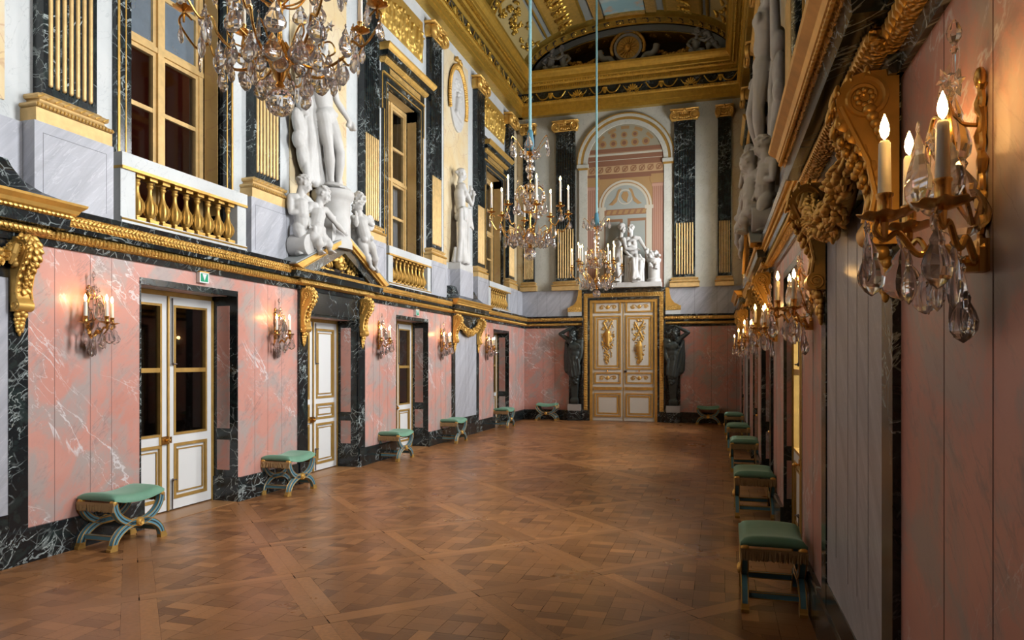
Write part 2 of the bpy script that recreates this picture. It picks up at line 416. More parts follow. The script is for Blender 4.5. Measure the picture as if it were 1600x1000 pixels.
# ------------------------------------------------------------------ lower storey of a long wall
LEAF_N = -.35                              # the leaves stand deep in the lit wall, close to the face of the shaded one
def leaf(root, y0, y1, top, kind, lock_y, lock=False, hand=1):
    """one door leaf; y0..y1 in the door's own frame"""
    mb = MB(); st = .085; W = y1-y0
    n0, n1 = LEAF_N-.05, LEAF_N
    if kind == 'glazed': rails = [(.02, .14), (.765, .865), (top-.10, top)]; pan = [(.14, .765)]; gl = [(.865, 1.61), (1.61, top-.10)]
    else: rails = [(.02, .12), (.745, .815), (1.05, 1.14), (top-.10, top)]; pan = [(.12, .745), (.815, 1.05), (1.14, top-.10)]; gl = []
    mb.box(n0, n1, y0, y0+st, .02, top); mb.box(n0, n1, y1-st, y1, .02, top)
    for a, b in rails: mb.box(n0, n1, y0+st, y1-st, a, b)
    for a, b in pan: mb.box(n0+.01, n1-.018, y0+st, y1-st, a, b); mb.box(n1-.018, n1-.008, y0+st+.075, y1-st-.075, a+.075, b-.075)
    lf = mb.build('leaf', M['white_paint'], root, smooth=False)
    g = MB()
    for a, b in pan:
        g.frame(y0+st-.005, y1-st+.005, a-.005, b+.005, .034, n1-.02, n1+.010)
        g.frame(y0+st+.055, y1-st-.055, a+.06, b-.06, .014, n1-.012, n1+.002)
    if gl:
        g.frame(y0+st-.005, y1-st+.005, .865, top-.095, .026, n1-.04, n1+.010); g.box(n1-.04, n1+.006, y0+st, y1-st, 1.585, 1.635)
    g.build('moulding', M['gilt_dull'], lf, smooth=False)
    for a, b in gl:
        p = MB(); p.box(n1-.028, n1-.022, y0+st, y1-st, a, b); p.build('pane', M['glass'], lf, smooth=False)
    return lf
def door(side, i, c, half, top, kind):
    global LEAF_N
    F, sg = side['F'], side['sg']; LEAF_N = -.35 if sg > 0 else -.085
    root = structure('door_%d' % i, F @ T(0, sg*c, 0))
    j = MB(); d = LEAF_N-.05
    for s in (-1, 1):
        a, b = sorted((s*half, s*(half-.02))); j.box(d, .003, a, b, .30, top)
        a, b = sorted((s*half, s*(half-.035))); j.box(d, .035, a, b, 0, .30)
    j.box(d, .003, -half, half, top-.03, top+.035 if kind == 'glazed' else top)
    j.build('jamb', M['green'], root, smooth=False)
    p = MB()
    for s in (-1, 1):
        for z0, z1 in ((.38, .75), (.89, top-.14)):
            a, b = sorted((s*(half-.020), s*(half-.024))); p.box(LEAF_N*.81, LEAF_N*.3, a, b, z0, z1)
    p.box(LEAF_N*.81, LEAF_N*.17, -half+.12, half-.12, top-.034, top-.030)
    p.build('inset_panel', M['pink'], root, smooth=False)
    g = MB(); hh = half-.02; tt = top-.03
    g.box(LEAF_N-.05, LEAF_N+.015, -hh, -hh+.03, 0, tt); g.box(LEAF_N-.05, LEAF_N+.015, hh-.03, hh, 0, tt); g.box(LEAF_N-.05, LEAF_N+.015, -hh, hh, tt-.05, tt)
    g.build('door_frame', M['gilt_dull'], root, smooth=False)
    hh -= .03; tt -= .05
    leaf(root, -hh, -.012, tt, kind, 0); leaf(root, .012, hh, tt, kind, 0)
    b = MB(); b.tube([(LEAF_N+.012, sg*.0, .02), (LEAF_N+.012, 0, tt)], .014, 8); b.build('astragal', M['gilt_dull'], root)
    k = MB(); s = -sg
    y0, y1 = sorted((s*.015, s*.13)); k.box(LEAF_N, LEAF_N+.035, y0, y1, .775, .865)
    y0, y1 = sorted((-s*.0, -s*.035)); k.box(LEAF_N, LEAF_N+.03, y0, y1, .785, .855)
    lk = k.build('lock', M['brass'], root, smooth=False)
    k = MB(); k.ell((LEAF_N+.065, s*.045, .82), (.024, .02, .02)); k.tube([(LEAF_N+.03, s*.045, .82), (LEAF_N+.065, s*.045, .82)], .009); k.build('knob', M['brass'], lk)
    k = MB(); y = sg*.05
    for za, zb in ((.03, .36), (1.68, tt-.02)): k.tube([(LEAF_N+.022, y, za), (LEAF_N+.022, y, zb)], .008, 6)
    for z in (.36, 1.68): k.ell((LEAF_N+.028, y, z), (.014, .014, .02), sub=1); k.tube([(LEAF_N+.03, y, z), (LEAF_N+.05, y+.04*sg, z)], .007, 6)
    k.build('bolt', M['iron'], root)
    m = MB(); m.box(LEAF_N-.09, .012, -half+.036, half-.036, -.02, .004); m.build('threshold', M['threshold'], root, smooth=False)
    # the dim room beyond the opening
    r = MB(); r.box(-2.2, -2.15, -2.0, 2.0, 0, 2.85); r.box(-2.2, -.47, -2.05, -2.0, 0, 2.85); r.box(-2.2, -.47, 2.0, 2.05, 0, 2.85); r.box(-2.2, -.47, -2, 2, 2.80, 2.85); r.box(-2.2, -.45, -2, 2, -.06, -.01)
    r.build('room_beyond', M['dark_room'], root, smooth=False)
    return root

def stretches(cuts, a=U0, b=U1):
    out = []; cur = a
    for x0, x1 in sorted(cuts):
        if x0 > cur: out.append((cur, x0))
        cur = max(cur, x1)
    if cur < b: out.append((cur, b))
    return out
dn = [0]
def lower_wall(side):
    F, sg, nm = side['F'], side['sg'], side['nm']
    iv = lambda a, b: tuple(sorted((sg*a, sg*b)))
    w = MB()
    doors = [(c-h, c+h) for c, h, t, k in DOORS]
    for a, b in stretches(doors): y0, y1 = iv(a, b); w.box(-.45, 0, y0, y1, 0, 3.0)
    for c, h, t, k in DOORS: y0, y1 = iv(c-h, c+h); w.box(-.45, 0, y0, y1, t, 3.0)
    w.build('wall_' + nm, M['pink'], None, F, smooth=False)['kind'] = 'structure'
    # joints of the marble slabs
    s = MB(); rnd = random.Random(5)
    black = [(c-.88, c+.88) for c in NICHES] + [(8.56, 10.46)]
    for a, b in stretches(doors + black):
        n = max(1, int((b-a)/(.27 if sg > 0 else .42)))
        for k in range(1, n):
            u = a+(b-a)*k/n + rnd.uniform(-.05, .05); s.box(-.01, .0012, sg*u-.0016, sg*u+.0016, .29, 2.75)
    s.build('trim_%d' % (1 if sg > 0 else 2), M['seam'], None, F, smooth=False)['kind'] = 'structure'
    # plinth
    p = MB()
    for a, b in stretches(doors):
        y0, y1 = iv(a, b); p.box(-.01, .035, y0, y1, 0, .27); p.extr([(0,.27),(.035,.27),(.028,.292),(0,.292)], y0, y1)
    p.build('baseboard_' + nm, M['green'], None, F, smooth=False)['kind'] = 'structure'
    for c, h, t, k in DOORS: dn[0] += 1; door(side, dn[0], c, h, t, k)
    # cornice: fascia, bead moulding, leaf frieze, top ledge
    gaps = [(c-1.18, c+1.18) for c in NICHES] + [(8.2, 10.8)]
    y0, y1 = iv(U0, U1)
    k = MB(); k.extr([(0,2.715),(.022,2.715),(.03,2.775),(0,2.775)], y0, y1); k.extr([(0,2.862),(.10,2.862),(.112,2.905),(0,2.905)], y0, y1)
    k.extr([(-.26,3.0),(.155,3.0),(.165,3.045),(.15,3.052),(-.26,3.052)], y0, y1)
    tr = structure('trim_%d' % (3 if sg > 0 else 4), F); k.build('cornice_stone', M['green'], tr, smooth=False)
    prof = [(0, 2.775)] + [(.035+.05*math.sin(t), 2.818-.043*math.cos(t)) for t in [PI*i/8 for i in range(9)]] + [(0, 2.862)]
    g = MB(); g.extr(prof, y0, y1); g.build('bead_moulding', M['gilt_fine'], tr)
    g = MB(); g.extr([(0,2.905),(.112,2.905),(.150,3.0),(0,3.0)], y0, y1); g.build('leaf_frieze', M['gilt_fine'], tr, smooth=False)
    lv = MB(); bd = MB(); u = 1.0 if sg > 0 else 2.0
    while u < 20.3:
        hid = any(a < u < b for a, b in gaps)
        if not hid:
            for q, (zz, nn) in enumerate(((2.930, .122), (2.972, .138))):
                if sg > 0 or u < 12: lv.ell((nn, sg*(u+.022*q), zz), (.014, .028, .015), Matrix.Rotation(.85*(1 if q else -1), 3, 'X'), 1)
        bd.ell((.080, sg*u, 2.82), (.02, .016, .034), None, 1)
        u += .045
    lv.build('frieze_leaves', M['gilt'], tr); bd.build('bead', M['gilt'], tr)
L = dict(F=FL, sg=1, nm='left'); Rr = dict(F=FR, sg=-1, nm='right')
lower_wall(L); lower_wall(Rr)

# ------------------------------------------------------------------ grey panels framed in black, with hood, two brackets and a swag
def niche_panel(side, c, lab):
    F, sg = side['F'], side['sg']
    r = thing('marble_panel', lab, 'wall panel', F @ T(0, sg*c, 0), 'grey marble wall panels')
    m = MB(); m.box(0, .028, -.88, -.71, .29, 2.72); m.box(0, .028, .71, .88, .29, 2.72); m.box(0, .026, -.71, .71, .29, .44); m.box(0, .026, -.71, .71, 2.40, 2.72)
    m.build('surround', M['green'], r, smooth=False)
    m = MB(); m.box(0, .02, -.71, .71, .44, 2.40); m.build('slab', M['grey'], r, smooth=False)
    m = MB()
    for y in (-.40, -.05, .18, .42): m.box(.019, .0212, y-.0014, y+.0014, .62 + .1*abs(y), 2.33)
    m.build('joint', M['grey_seam'], r, smooth=False)
def hood(side, c, lab):
    F, sg = side['F'], side['sg']
    r = thing('panel_hood', lab, 'hood', F @ T(0, sg*c, 0), 'hoods over the grey panels')
    def ring(secs): return secs
    def lay(levels):                      # (z, half width, depth)
        m = MB(); m.loft([[(-.255, -h, z), (d, -h, z), (d, h, z), (-.255, h, z)] for z, h, d in levels]); return m
    lay([(2.715, .93, .05), (2.775, .95, .06)]).build('lower_fascia', M['green'], r, smooth=False)
    lay([(2.775, .98, .09), (2.80, 1.02, .13), (2.835, 1.02, .13), (2.855, 1.0, .11)]).build('bead_moulding', M['gilt_fine'], r)
    lay([(2.855, 1.12, .20), (2.945, 1.13, .21)]).build('fascia', M['green'], r, smooth=False)
    lay([(2.945, 1.135, .215), (2.975, 1.15, .23)]).build('dentil_band', M['gilt_fine'], r, smooth=False)
    lay([(2.975, 1.15, .225), (2.99, 1.17, .25), (3.02, 1.185, .262), (3.055, 1.22, .30), (3.075, 1.225, .305)]).build('gilt_crown', M['gilt'], r, ang=20)
    bd = MB(); be = MB(); y = -1.12
    while y < 1.13:
        bd.ell((.238, y, 2.962), (.014, .024, .016), None, 1)
        if abs(y) < 1.0: be.ell((.13, y, 2.818), (.016, .024, .026), None, 1)
        y += .042
    bd.build('bead_row', M['gilt'], r); be.build('bead_row', M['gilt'], r)
    lay([(3.075, 1.19, .27), (3.10, 1.10, .19), (3.15, .95, .10), (3.23, .84, .02), (3.34, .78, -.03), (3.40, .76, -.05)]).build('swept_cap', M['green'], r, ang=60)

# scroll bracket: built once, local origin at the wall, centre of width, height 0 = lower tip, .74 = top
def bracket_parts():
    prof = []
    # side outline of the scroll (x out, z up)
    pts = [(0,.74),(.10,.74),(.155,.725),(.19,.69),(.205,.64),(.195,.585),(.165,.54),(.125,.49),(.095,.43),(.078,.36),(.072,.29),(.08,.24),(.10,.21),(.115,.18),(.11,.145),(.085,.125),(.05,.12),(0,.12)]
    core = [(p.x, p.z) for p in bez([(x, 0, z) for x, z in pts[1:-1]], 4)]; b = MB(); b.wall([pts[0]] + core + [pts[-1]], -.068, .068)
    for s in (-1, 1):
        b.spiral((.112, s*.068, .645), .078, 2.0, .013, 'xz', 1, 6, PI/2)
        b.spiral((.066, s*.068, .17), .042, 1.6, .010, 'xz', -1, 6, -PI/2)
        b.tube([(.19, s*.066, .62), (.15, s*.066, .53), (.10, s*.066, .42), (.076, s*.066, .30), (.09, s*.066, .22)], .011, 6)
    body = b.mesh('bracket_scroll', ang=50)
    lf = MB()
    path = [(.10,.748),(.16,.73),(.20,.685),(.212,.63),(.197,.575),(.165,.53),(.13,.48),(.10,.42),(.085,.36),(.078,.30)]
    for i, (x, z) in enumerate(path):
        for s in (-1, 0, 1):
            w = .021 if s else .024
            lf.ell((x+(0 if s else .007), s*.042, z - (0 if s else .014)), (.011, w, .036), Matrix.Rotation(s*.75, 3, 'X') @ Matrix.Rotation(-.25, 3, 'Y'), 2); lf.ell((x-.004, s*.058, z-.012), (.008, .012, .026), Matrix.Rotation(s*1.1, 3, 'X'), 1)
    for s in (-1, 1):
        for i, (x, z) in enumerate(path[4:]): lf.ell((x-.012, s*.064, z-.02), (.024, .010, .030), Matrix.Rotation(.4, 3, 'Y'), 1)
    for q in range(14): lf.ell((.178-.006*q+.012*math.sin(q*2.1), .022*math.sin(q*1.7), .52-.013*q), (.017, .017, .021), None, 1)   # bell-flower drop
    for s in (-1, 1):
        for q in range(8): a = 2*PI*q/8; lf.ell((.112+.026*math.cos(a), s*.074, .645+.026*math.sin(a)), (.013,.010,.013), None, 1)
        for q in range(5): lf.ell((.098-.010*q, s*.078, .60-.026*q), (.024-.002*q, .016, .020), Matrix.Rotation(.35, 3, 'Y'), 2)
    leaves = lf.mesh('bracket_leaves', ang=60)
    dp = MB()
    for q in range(5):
        a = 2*PI*q/5; dp.ell((.045+.012*math.cos(a), .036*math.sin(a), .085+.03*math.cos(a)), (.026, .026, .03), None, 2)
    for q, z in enumerate((.06, .03, .0, -.03)):
        for s in (-1, 1): dp.ell((.034, s*(.03-.006*q), z), (.016, .022, .028), Matrix.Rotation(s*.6, 3, 'X'), 2)
    dp.ell((.04, 0, .0), (.026, .026, .034), None, 2); dp.ell((.03, 0, -.055), (.014, .014, .03), None, 2)
    drop = dp.mesh('bracket_pendant', ang=60)
    return body, leaves, drop
BR = bracket_parts()
def bracket(side, u, z, lab, group):
    r = thing('scroll_bracket', lab, 'bracket', side['F'] @ T(.012, side['sg']*u, z), group)
    for n, me, m in (('scroll', BR[0], 'gilt'), ('acanthus_leaf', BR[1], 'gilt'), ('pendant', BR[2], 'gilt')): link(n, me, M[m], r)
    return r
def swag(side, c, lab):
    r = thing('gilt_swag', lab, 'garland', side['F'] @ T(0, side['sg']*c, 0), 'garlands between brackets')
    rnd = random.Random(11); b = MB(); n = 46
    for i in range(n + 1):
        t = i/n*2-1; y = t*.71; z = 2.38 + .26*t*t; rad = .042 + .035*(1-t*t)
        b.ell((.10, y, z), (rad*.85, .03, rad*.85), None, 2)
        for q in range(8):
            a = rnd.uniform(-1.9, 1.9); rr = rnd.uniform(.020, .036)
            b.ell((.10+math.cos(a)*rad*.9, y+rnd.uniform(-.012,.012), z+math.sin(a)*rad*.9), (rr*.45, rr*.65, rr*1.25) if q < 4 else (rr*.8, rr*.8, rr*.8), Matrix.Rotation(rnd.uniform(-.9,.9),3,'X') @ Matrix.Rotation(rnd.uniform(-.5,.5)+PI/2-a,3,'Y'), 1 if side['sg']>0 else 2)
    b.build('fruit_garland', M['gilt'], r)
    for s in (-1, 1):
        k = MB()
        for q in range(4): k.ell((.115, s*(.64+.02*q), 2.60-.03*q), (.045-.006*q, .03, .045-.005*q), None, 2)
        k.tube([(.13, s*.69, 2.66), (.15, s*.65, 2.58), (.13, s*.64, 2.50)], [.03, .035, .012], 8)
        k.build('ribbon', M['gilt_dull'], r)
for sd, cc, w1, w2 in ((L, NICHES[0], 'cut off by the left edge of the photo', 'near'), (L, NICHES[1], 'between two sconces far down the pale pink wall', 'far'), (Rr, NICHES[0], 'big, beside the nearest sconce on the shaded wall', 'nearr'), (Rr, NICHES[1], 'thin sliver, far end of shaded wall', 'farr')):
    niche_panel(sd, cc, 'grey marble panel in a black surround, ' + w1)
    hood(sd, cc, {'near': 'gilded hood with black swept cap, left end of the lit wall cornice', 'far': 'gilded hood with black swept cap under the niche statue on a grey block', 'nearr': 'large gilded hood seen from below above the nearest sconce', 'farr': 'gilded hood at the far end of the shaded wall'}[w2])
    swag(sd, cc, {'near': 'gilded fruit garland tip at the left edge of the photo', 'far': 'small gilded garland over the grey panel on the lit wall', 'nearr': 'thick gilded fruit garland hanging over the big shaded grey panel', 'farr': 'gilded garland at the far end of the shaded wall'}[w2])
BG = 'gilded scroll brackets'
for sd, u, lab in ((L, NICHES[0]+.79, 'gilded leaf scroll bracket on black strip at far left, above the first sconce'),
    (L, 8.66, 'gilded scroll bracket left of the white solid door under the pediment'), (L, 10.35, 'gilded scroll bracket right of the white solid door under the pediment'),
    (L, NICHES[1]-.79, 'small gilded bracket holding the near end of the garland on the lit wall'), (L, NICHES[1]+.79, 'small gilded bracket holding the far end of the garland on the lit wall'),
    (Rr, NICHES[0]-.84, 'largest gilded scroll bracket, behind the candles of the nearest sconce'), (Rr, NICHES[0]+.79, 'gilded scroll bracket at the far end of the thick garland, shaded wall'),
    (Rr, 8.66, 'gilded scroll bracket nearer of two under the shaded wall pediment'), (Rr, 10.35, 'gilded scroll bracket farther of two under the shaded wall pediment'),
    (Rr, NICHES[1]-.79, 'gilded scroll bracket above the cluster of far candles, nearer one'), (Rr, NICHES[1]+.79, 'gilded scroll bracket above the cluster of far candles, farther one')):
    bracket(sd, u, 2.0, lab, BG)

# ------------------------------------------------------------------ pedimented door surrounds
def pediment(side, lab1, lab2):
    F, sg = side['F'], side['sg']; c = 9.51
    s = thing('door_surround', lab1, 'door surround', F @ T(0, sg*c, 0))
    m = MB(); m.box(0, .03, -.95, -.735, .29, 2.72); m.box(0, .03, .735, .95, .29, 2.72); m.box(0, .028, -.735, .735, 2.40, 2.72); m.build('architrave', M['green'], s, smooth=False)
    m = MB()
    for a, b in ((-.955, -.735), (.735, .955)): m.box(0, .05, a, b, 0, .30)
    m.build('plinth', M['green'], s, smooth=False)
    r = thing('pediment', lab2, 'pediment', F @ T(0, sg*c, 0))
    def lay(levels):
        m = MB(); m.loft([[(0, -h, z), (d, -h, z), (d, h, z), (0, h, z)] for z, h, d in levels]); return m
    lay([(2.715, 1.0, .05), (2.775, 1.02, .06)]).build('lower_fascia', M['green'], r, smooth=False)
    lay([(2.775, 1.03, .09), (2.80, 1.07, .14), (2.835, 1.07, .14), (2.86, 1.05, .12)]).build('bead_moulding', M['gilt_fine'], r)
    lay([(2.86, 1.26, .19), (2.945, 1.27, .20)]).build('fascia', M['green'], r, smooth=False)
    lay([(2.945, 1.285, .215), (2.975, 1.30, .225)]).build('gilt_fillet', M['gilt_fine'], r, smooth=False)
    H0, HW, AP = 2.975, 1.36, 3.60
    # raking cornices: gilt sima over black band
    sl = (AP-H0)/HW; t1, t2, t3 = .085, .115, .235
    dz = math.hypot(1, sl)
    for nm, a, b, d0, mat in (('raking_sima', 0, .05, .27, 'gilt'), ('raking_ovolo', .05, .085, .235, 'gilt_fine'), ('raking_band', .085, .225, .20, 'green')):
        m = MB()
        for q in (-1, 1):
            m.slab([(0, AP-a*dz), (q*(HW), H0+.035-a*dz*.15 if a else H0+.035), (q*(HW-b*dz/sl*1.0), H0), (0, AP-b*dz)], -.05, d0)
        m.build(nm, M[mat], r, smooth=False)
    m = MB(); m.slab([(-HW+.1, H0), (HW-.1, H0), (0, AP-.1)], -.06, .02); m.build('tympanum', M['dark_niche'], r, smooth=False)
    m = MB()
    for q in (-1, 1): m.slab([(q*(HW+.015), H0+.036), (0, AP+.001), (0, AP+.020), (q*(HW+.02), H0+.055)], -.25, .268)
    m.slab([(-HW+.2, H0+.02), (HW-.2, H0+.02), (0, AP-.09)], -.25, -.07); m.build('roof', M['grey_band'], r, smooth=False)
    # gilded mask among leaves
    g = MB(); rnd = random.Random(4)
    g.ell((.09, 0, 3.235), (.085, .095, .135)); g.cap((.16, 0, 3.27), (.185, 0, 3.21), .014, .026, 8); g.ell((.15, 0, 3.165), (.035, .045, .016)); g.ell((.15, 0, 3.145), (.03, .038, .014)); g.ell((.13, 0, 3.115), (.035, .04, .03))
    for q in (-1, 1): g.ell((.145, q*.042, 3.285), (.028, .038, .012)); g.ell((.15, q*.042, 3.255), (.018, .020, .012)); g.ell((.13, q*.055, 3.21), (.035, .03, .035))
    for q in range(15): a = -.25+(PI+.5)*q/14; g.ell((.09, .125*math.cos(a), 3.26+.135*math.sin(a)), (.035, .020, .055), Matrix.Rotation(a-PI/2+rnd.uniform(-.3,.3), 3, 'X'))
    for q in (-1, 1):
        for k in range(9):
            y = q*(.17+.075*k); top = (AP-H0-.27)*(1-abs(y)/1.05)
            for w in range(3):
                z = H0+.045+max(.02, top)*(w+.5)/3; g.ell((.05+.03*rnd.random(), y+rnd.uniform(-.02,.02), z), (.028, .058, .022), Matrix.Rotation(q*(.5+.5*w)+rnd.uniform(-.5,.5), 3, 'X'))
    link('mask_relief', blob(g, .0085, 0), M['gilt'], r)
pediment(L, 'black marble surround of the white solid door on the lit wall', 'gold and black pediment with gilded mask over the lit wall door')
pediment(Rr, 'black marble surround of the second opening on the shaded wall', 'gold edged pediment on the shaded wall below the carved nude')
# ------------------------------------------------------------------ upper storey of the long walls
XW = -.24                                  # upper wall face, behind the lower face
WT = 6.75                                  # window opening top
def rectloft(levels, back, name, mat, parent, ang=35):   # (z, half width, depth)
    m = MB(); m.loft([[(back, -h, z), (d, -h, z), (d, h, z), (back, h, z)] for z, h, d in levels]); return m.build(name, mat, parent, ang=ang)

# pilaster parts, shared: local origin on the upper wall face, z = 0 at the bottom of the gilded base
def pilaster_meshes(w=.56, H=4.63, d=.125, nf=7):
    h = w/2
    base = MB()
    base.loft([[(0, -a, z), (b, -a, z), (b, a, z), (0, a, z)] for z, a, b in [(0,h+.12,d+.06),(.115,h+.12,d+.06),(.12,h+.105,d+.05),(.125,h+.125,d+.065),(.14,h+.135,d+.075),(.16,h+.125,d+.065),(.168,h+.09,d+.04),(.19,h+.06,d+.025),(.205,h+.06,d+.025),(.21,h+.085,d+.04),(.23,h+.095,d+.05),(.25,h+.085,d+.04),(.262,h+.04,d+.02),(.275,h+.02,d+.01)]])
    base = base.mesh('pilaster_base', ang=50)
    # beads carved on the lower torus and a twisted cord on the upper
    bd = MB(); n = 22
    for i in range(n):
        y = -h-.11+(w+.22)*i/(n-1); bd.ell((d+.07, y, .14), (.014, .013, .02), None, 1)
    bd2 = MB(); n = 9
    for i in range(n): y = -h-.06+(w+.12)*i/(n-1); bd2.tube([(d+.045, y-.03, .212), (d+.055, y, .23), (d+.045, y+.03, .249)], .008, 5)
    bd = bd.mesh('torus_beads'); bd2 = bd2.mesh('torus_cord')
    # fluted shaft
    z0, z1, zs = .275, H-.06, .34
    def sec(z, fl):
        pts = [(0, -h), (d, -h)]
        m = .035; p = (w-2*m)/nf
        for k in range(nf):
            a = -h+m+p*k; gw = p*.33
            c = a+p/2
            for q in range(7):
                t = PI*q/6; pts.append((d-(gw*math.sin(t)*.9 if fl else 0), c-gw*math.cos(t)))
        pts += [(d, h), (0, h)]
        return [(x, y, z) for x, y in pts]
    sh = MB(); sh.loft([sec(z0, 0), sec(zs, 0), sec(zs+.002, 1), sec(z1-.06, 1), sec(z1-.058, 0), sec(z1, 0)])
    sh.box(0, d+.012, -h-.012, h+.012, z1-.03, z1+.02)
    sh = sh.mesh('pilaster_shaft', ang=25)
    gf = MB(); m = .035; p = (w-2*m)/nf
    for k in range(nf):
        c = -h+m+p*(k+.5); gf.cap((d-.004, c, zs+.03), (d-.004, c, 1.745), p*.31, p*.31, 10)
    gf = gf.mesh('gilt_fluting')
    # ionic capital with corner volutes and a festoon
    cp = MB(); zc = H-.06; R = .135
    for s in (-1, 1):
        for x, q in ((d+.03, 0), ):
            cp.lathe([(.02,-.05),(R-.02,-.05),(R,-.035),(R,.035),(R-.015,.05),(R-.035,.035),(.05,.03),(.045,.055),(.002,.06)], 22, M=Matrix.Rotation(PI/2, 3, 'Y') @ Matrix.Rotation(s*.25, 3, 'X'), c=(x+.03, s*(h-.005), zc+.115))
        cp.spiral((d+.112, s*(h-.005), zc+.115), R-.012, 2.2, .017, 'yz', s, 6, PI/2)
        cp.lathe([(.02,-.045),(R-.02,-.045),(R-.005,-.03),(R-.005,.03),(R-.02,.045),(.05,.03),(.02,.03)], 18, M=Matrix.Rotation(s*PI/2, 3, 'X'), c=(.075, s*(h+.035), zc+.125))
        cp.tube([(d+.07, 0, zc+.225), (d+.08, s*h*.5, zc+.245), (d+.085, s*(h-.02), zc+.24)], .03, 8)
    cp.loft([[(0, -a, z), (b, -a, z), (b, a, z), (0, a, z)] for z, a, b in [(zc,h+.015,d+.02),(zc+.025,h+.025,d+.03),(zc+.045,h+.01,d+.015),(zc+.20,h-.03,d+.02),(zc+.245,h+.02,d+.05)]])
    cp.loft([[(0, -a, z), (b, -a, z), (b, a, z), (0, a, z)] for z, a, b in [(zc+.255,h+.07,d+.085),(zc+.275,h+.10,d+.115),(zc+.30,h+.11,d+.12)]])
    for k in range(7):
        y = -h*.62+1.24*h*k/6; z = zc+.12-.05*(1-((k-3)/3)**2)
        cp.ell((d+.05, y, z), (.04, .036, .045)); cp.ell((d+.045, y, zc+.19), (.035, .028, .03), None, 1)
    cp.ell((d+.09, 0, zc+.26), (.045, .055, .06))
    cp = cp.mesh('pilaster_capital', ang=50)
    return [('base', base, 'gilt_pale'), ('torus_beads', bd, 'gilt'), ('torus_cord', bd2, 'gilt'), ('shaft', sh, 'green'), ('gilt_fluting', gf, 'gilt_pale'), ('capital', cp, 'gilt')]
PIL = pilaster_meshes()
PILF = pilaster_meshes(w=.60, d=.10)
def pilaster(F, y, lab, n=XW, parts=None, group='fluted pilasters', z=3.81, sc=1):
    r = thing('pilaster', lab, 'pilaster', F @ T(n, y, z) @ Matrix.Diagonal((1, sc, 5.19/4.87*1.0 if False else 1, 1)), group)
    for nm, me, m in (parts or PIL): link(nm, me, M[m], r)
    return r

BAL = [(.062,0),(.062,.03),(.055,.032),(.030,.045),(.030,.055),(.044,.065),(.058,.10),(.063,.135),(.060,.17),(.048,.205),(.034,.235),(.024,.27),(.021,.31),(.024,.335),(.034,.345),(.034,.355),(.026,.365),(.034,.385),(.036,.40)]
_b = MB()
_b.lathe(BAL[3:-1], 20); _b.box(-.060,.060,-.060,.060,0,.035); _b.box(-.052,.052,-.052,.052,.395,.425)
for k in range(10):
    a = 2*PI*k/10; _b.tube([(.055*math.cos(a), .055*math.sin(a), .085), (.066*math.cos(a), .066*math.sin(a), .13), (.061*math.cos(a), .061*math.sin(a), .17), (.042*math.cos(a), .042*math.sin(a), .215)], [.005,.012,.011,.004], 5)
BALM = _b.mesh('baluster', ang=45)
def balustrade(side, c, lab):
    F, sg = side['F'], side['sg']
    r = thing('balustrade', lab, 'balustrade', F @ T(0, sg*c, 0), 'gilded balustrades under the upper windows')
    hw = .965
    m = MB(); m.box(-.215, -.045, -hw, hw, 3.052, 3.155); m.box(-.20, -.06, -hw, -.78, 3.155, 3.64); m.box(-.20, -.06, .80, hw, 3.155, 3.64); m.build('plinth', M['white'], r, smooth=False)
    m = MB(); m.box(-.22, -.04, -hw, hw, 3.665, 3.80); m.build('top_rail', M['white'], r, smooth=False)
    m = MB(); m.box(-.22, -.035, -hw, hw, 3.635, 3.665); m.extr([(-.048,3.12),(-.036,3.135),(-.048,3.15)], -hw, hw); m.build('gilt_line', M['gilt'], r, smooth=False)
    for k in range(9):
        o = link('baluster', BALM, M['gilt'], r); y = -.69+.70*2*k/8*1.0; o.location = (-.13, y, 3.155); o.scale = (1, 1, 1.132)
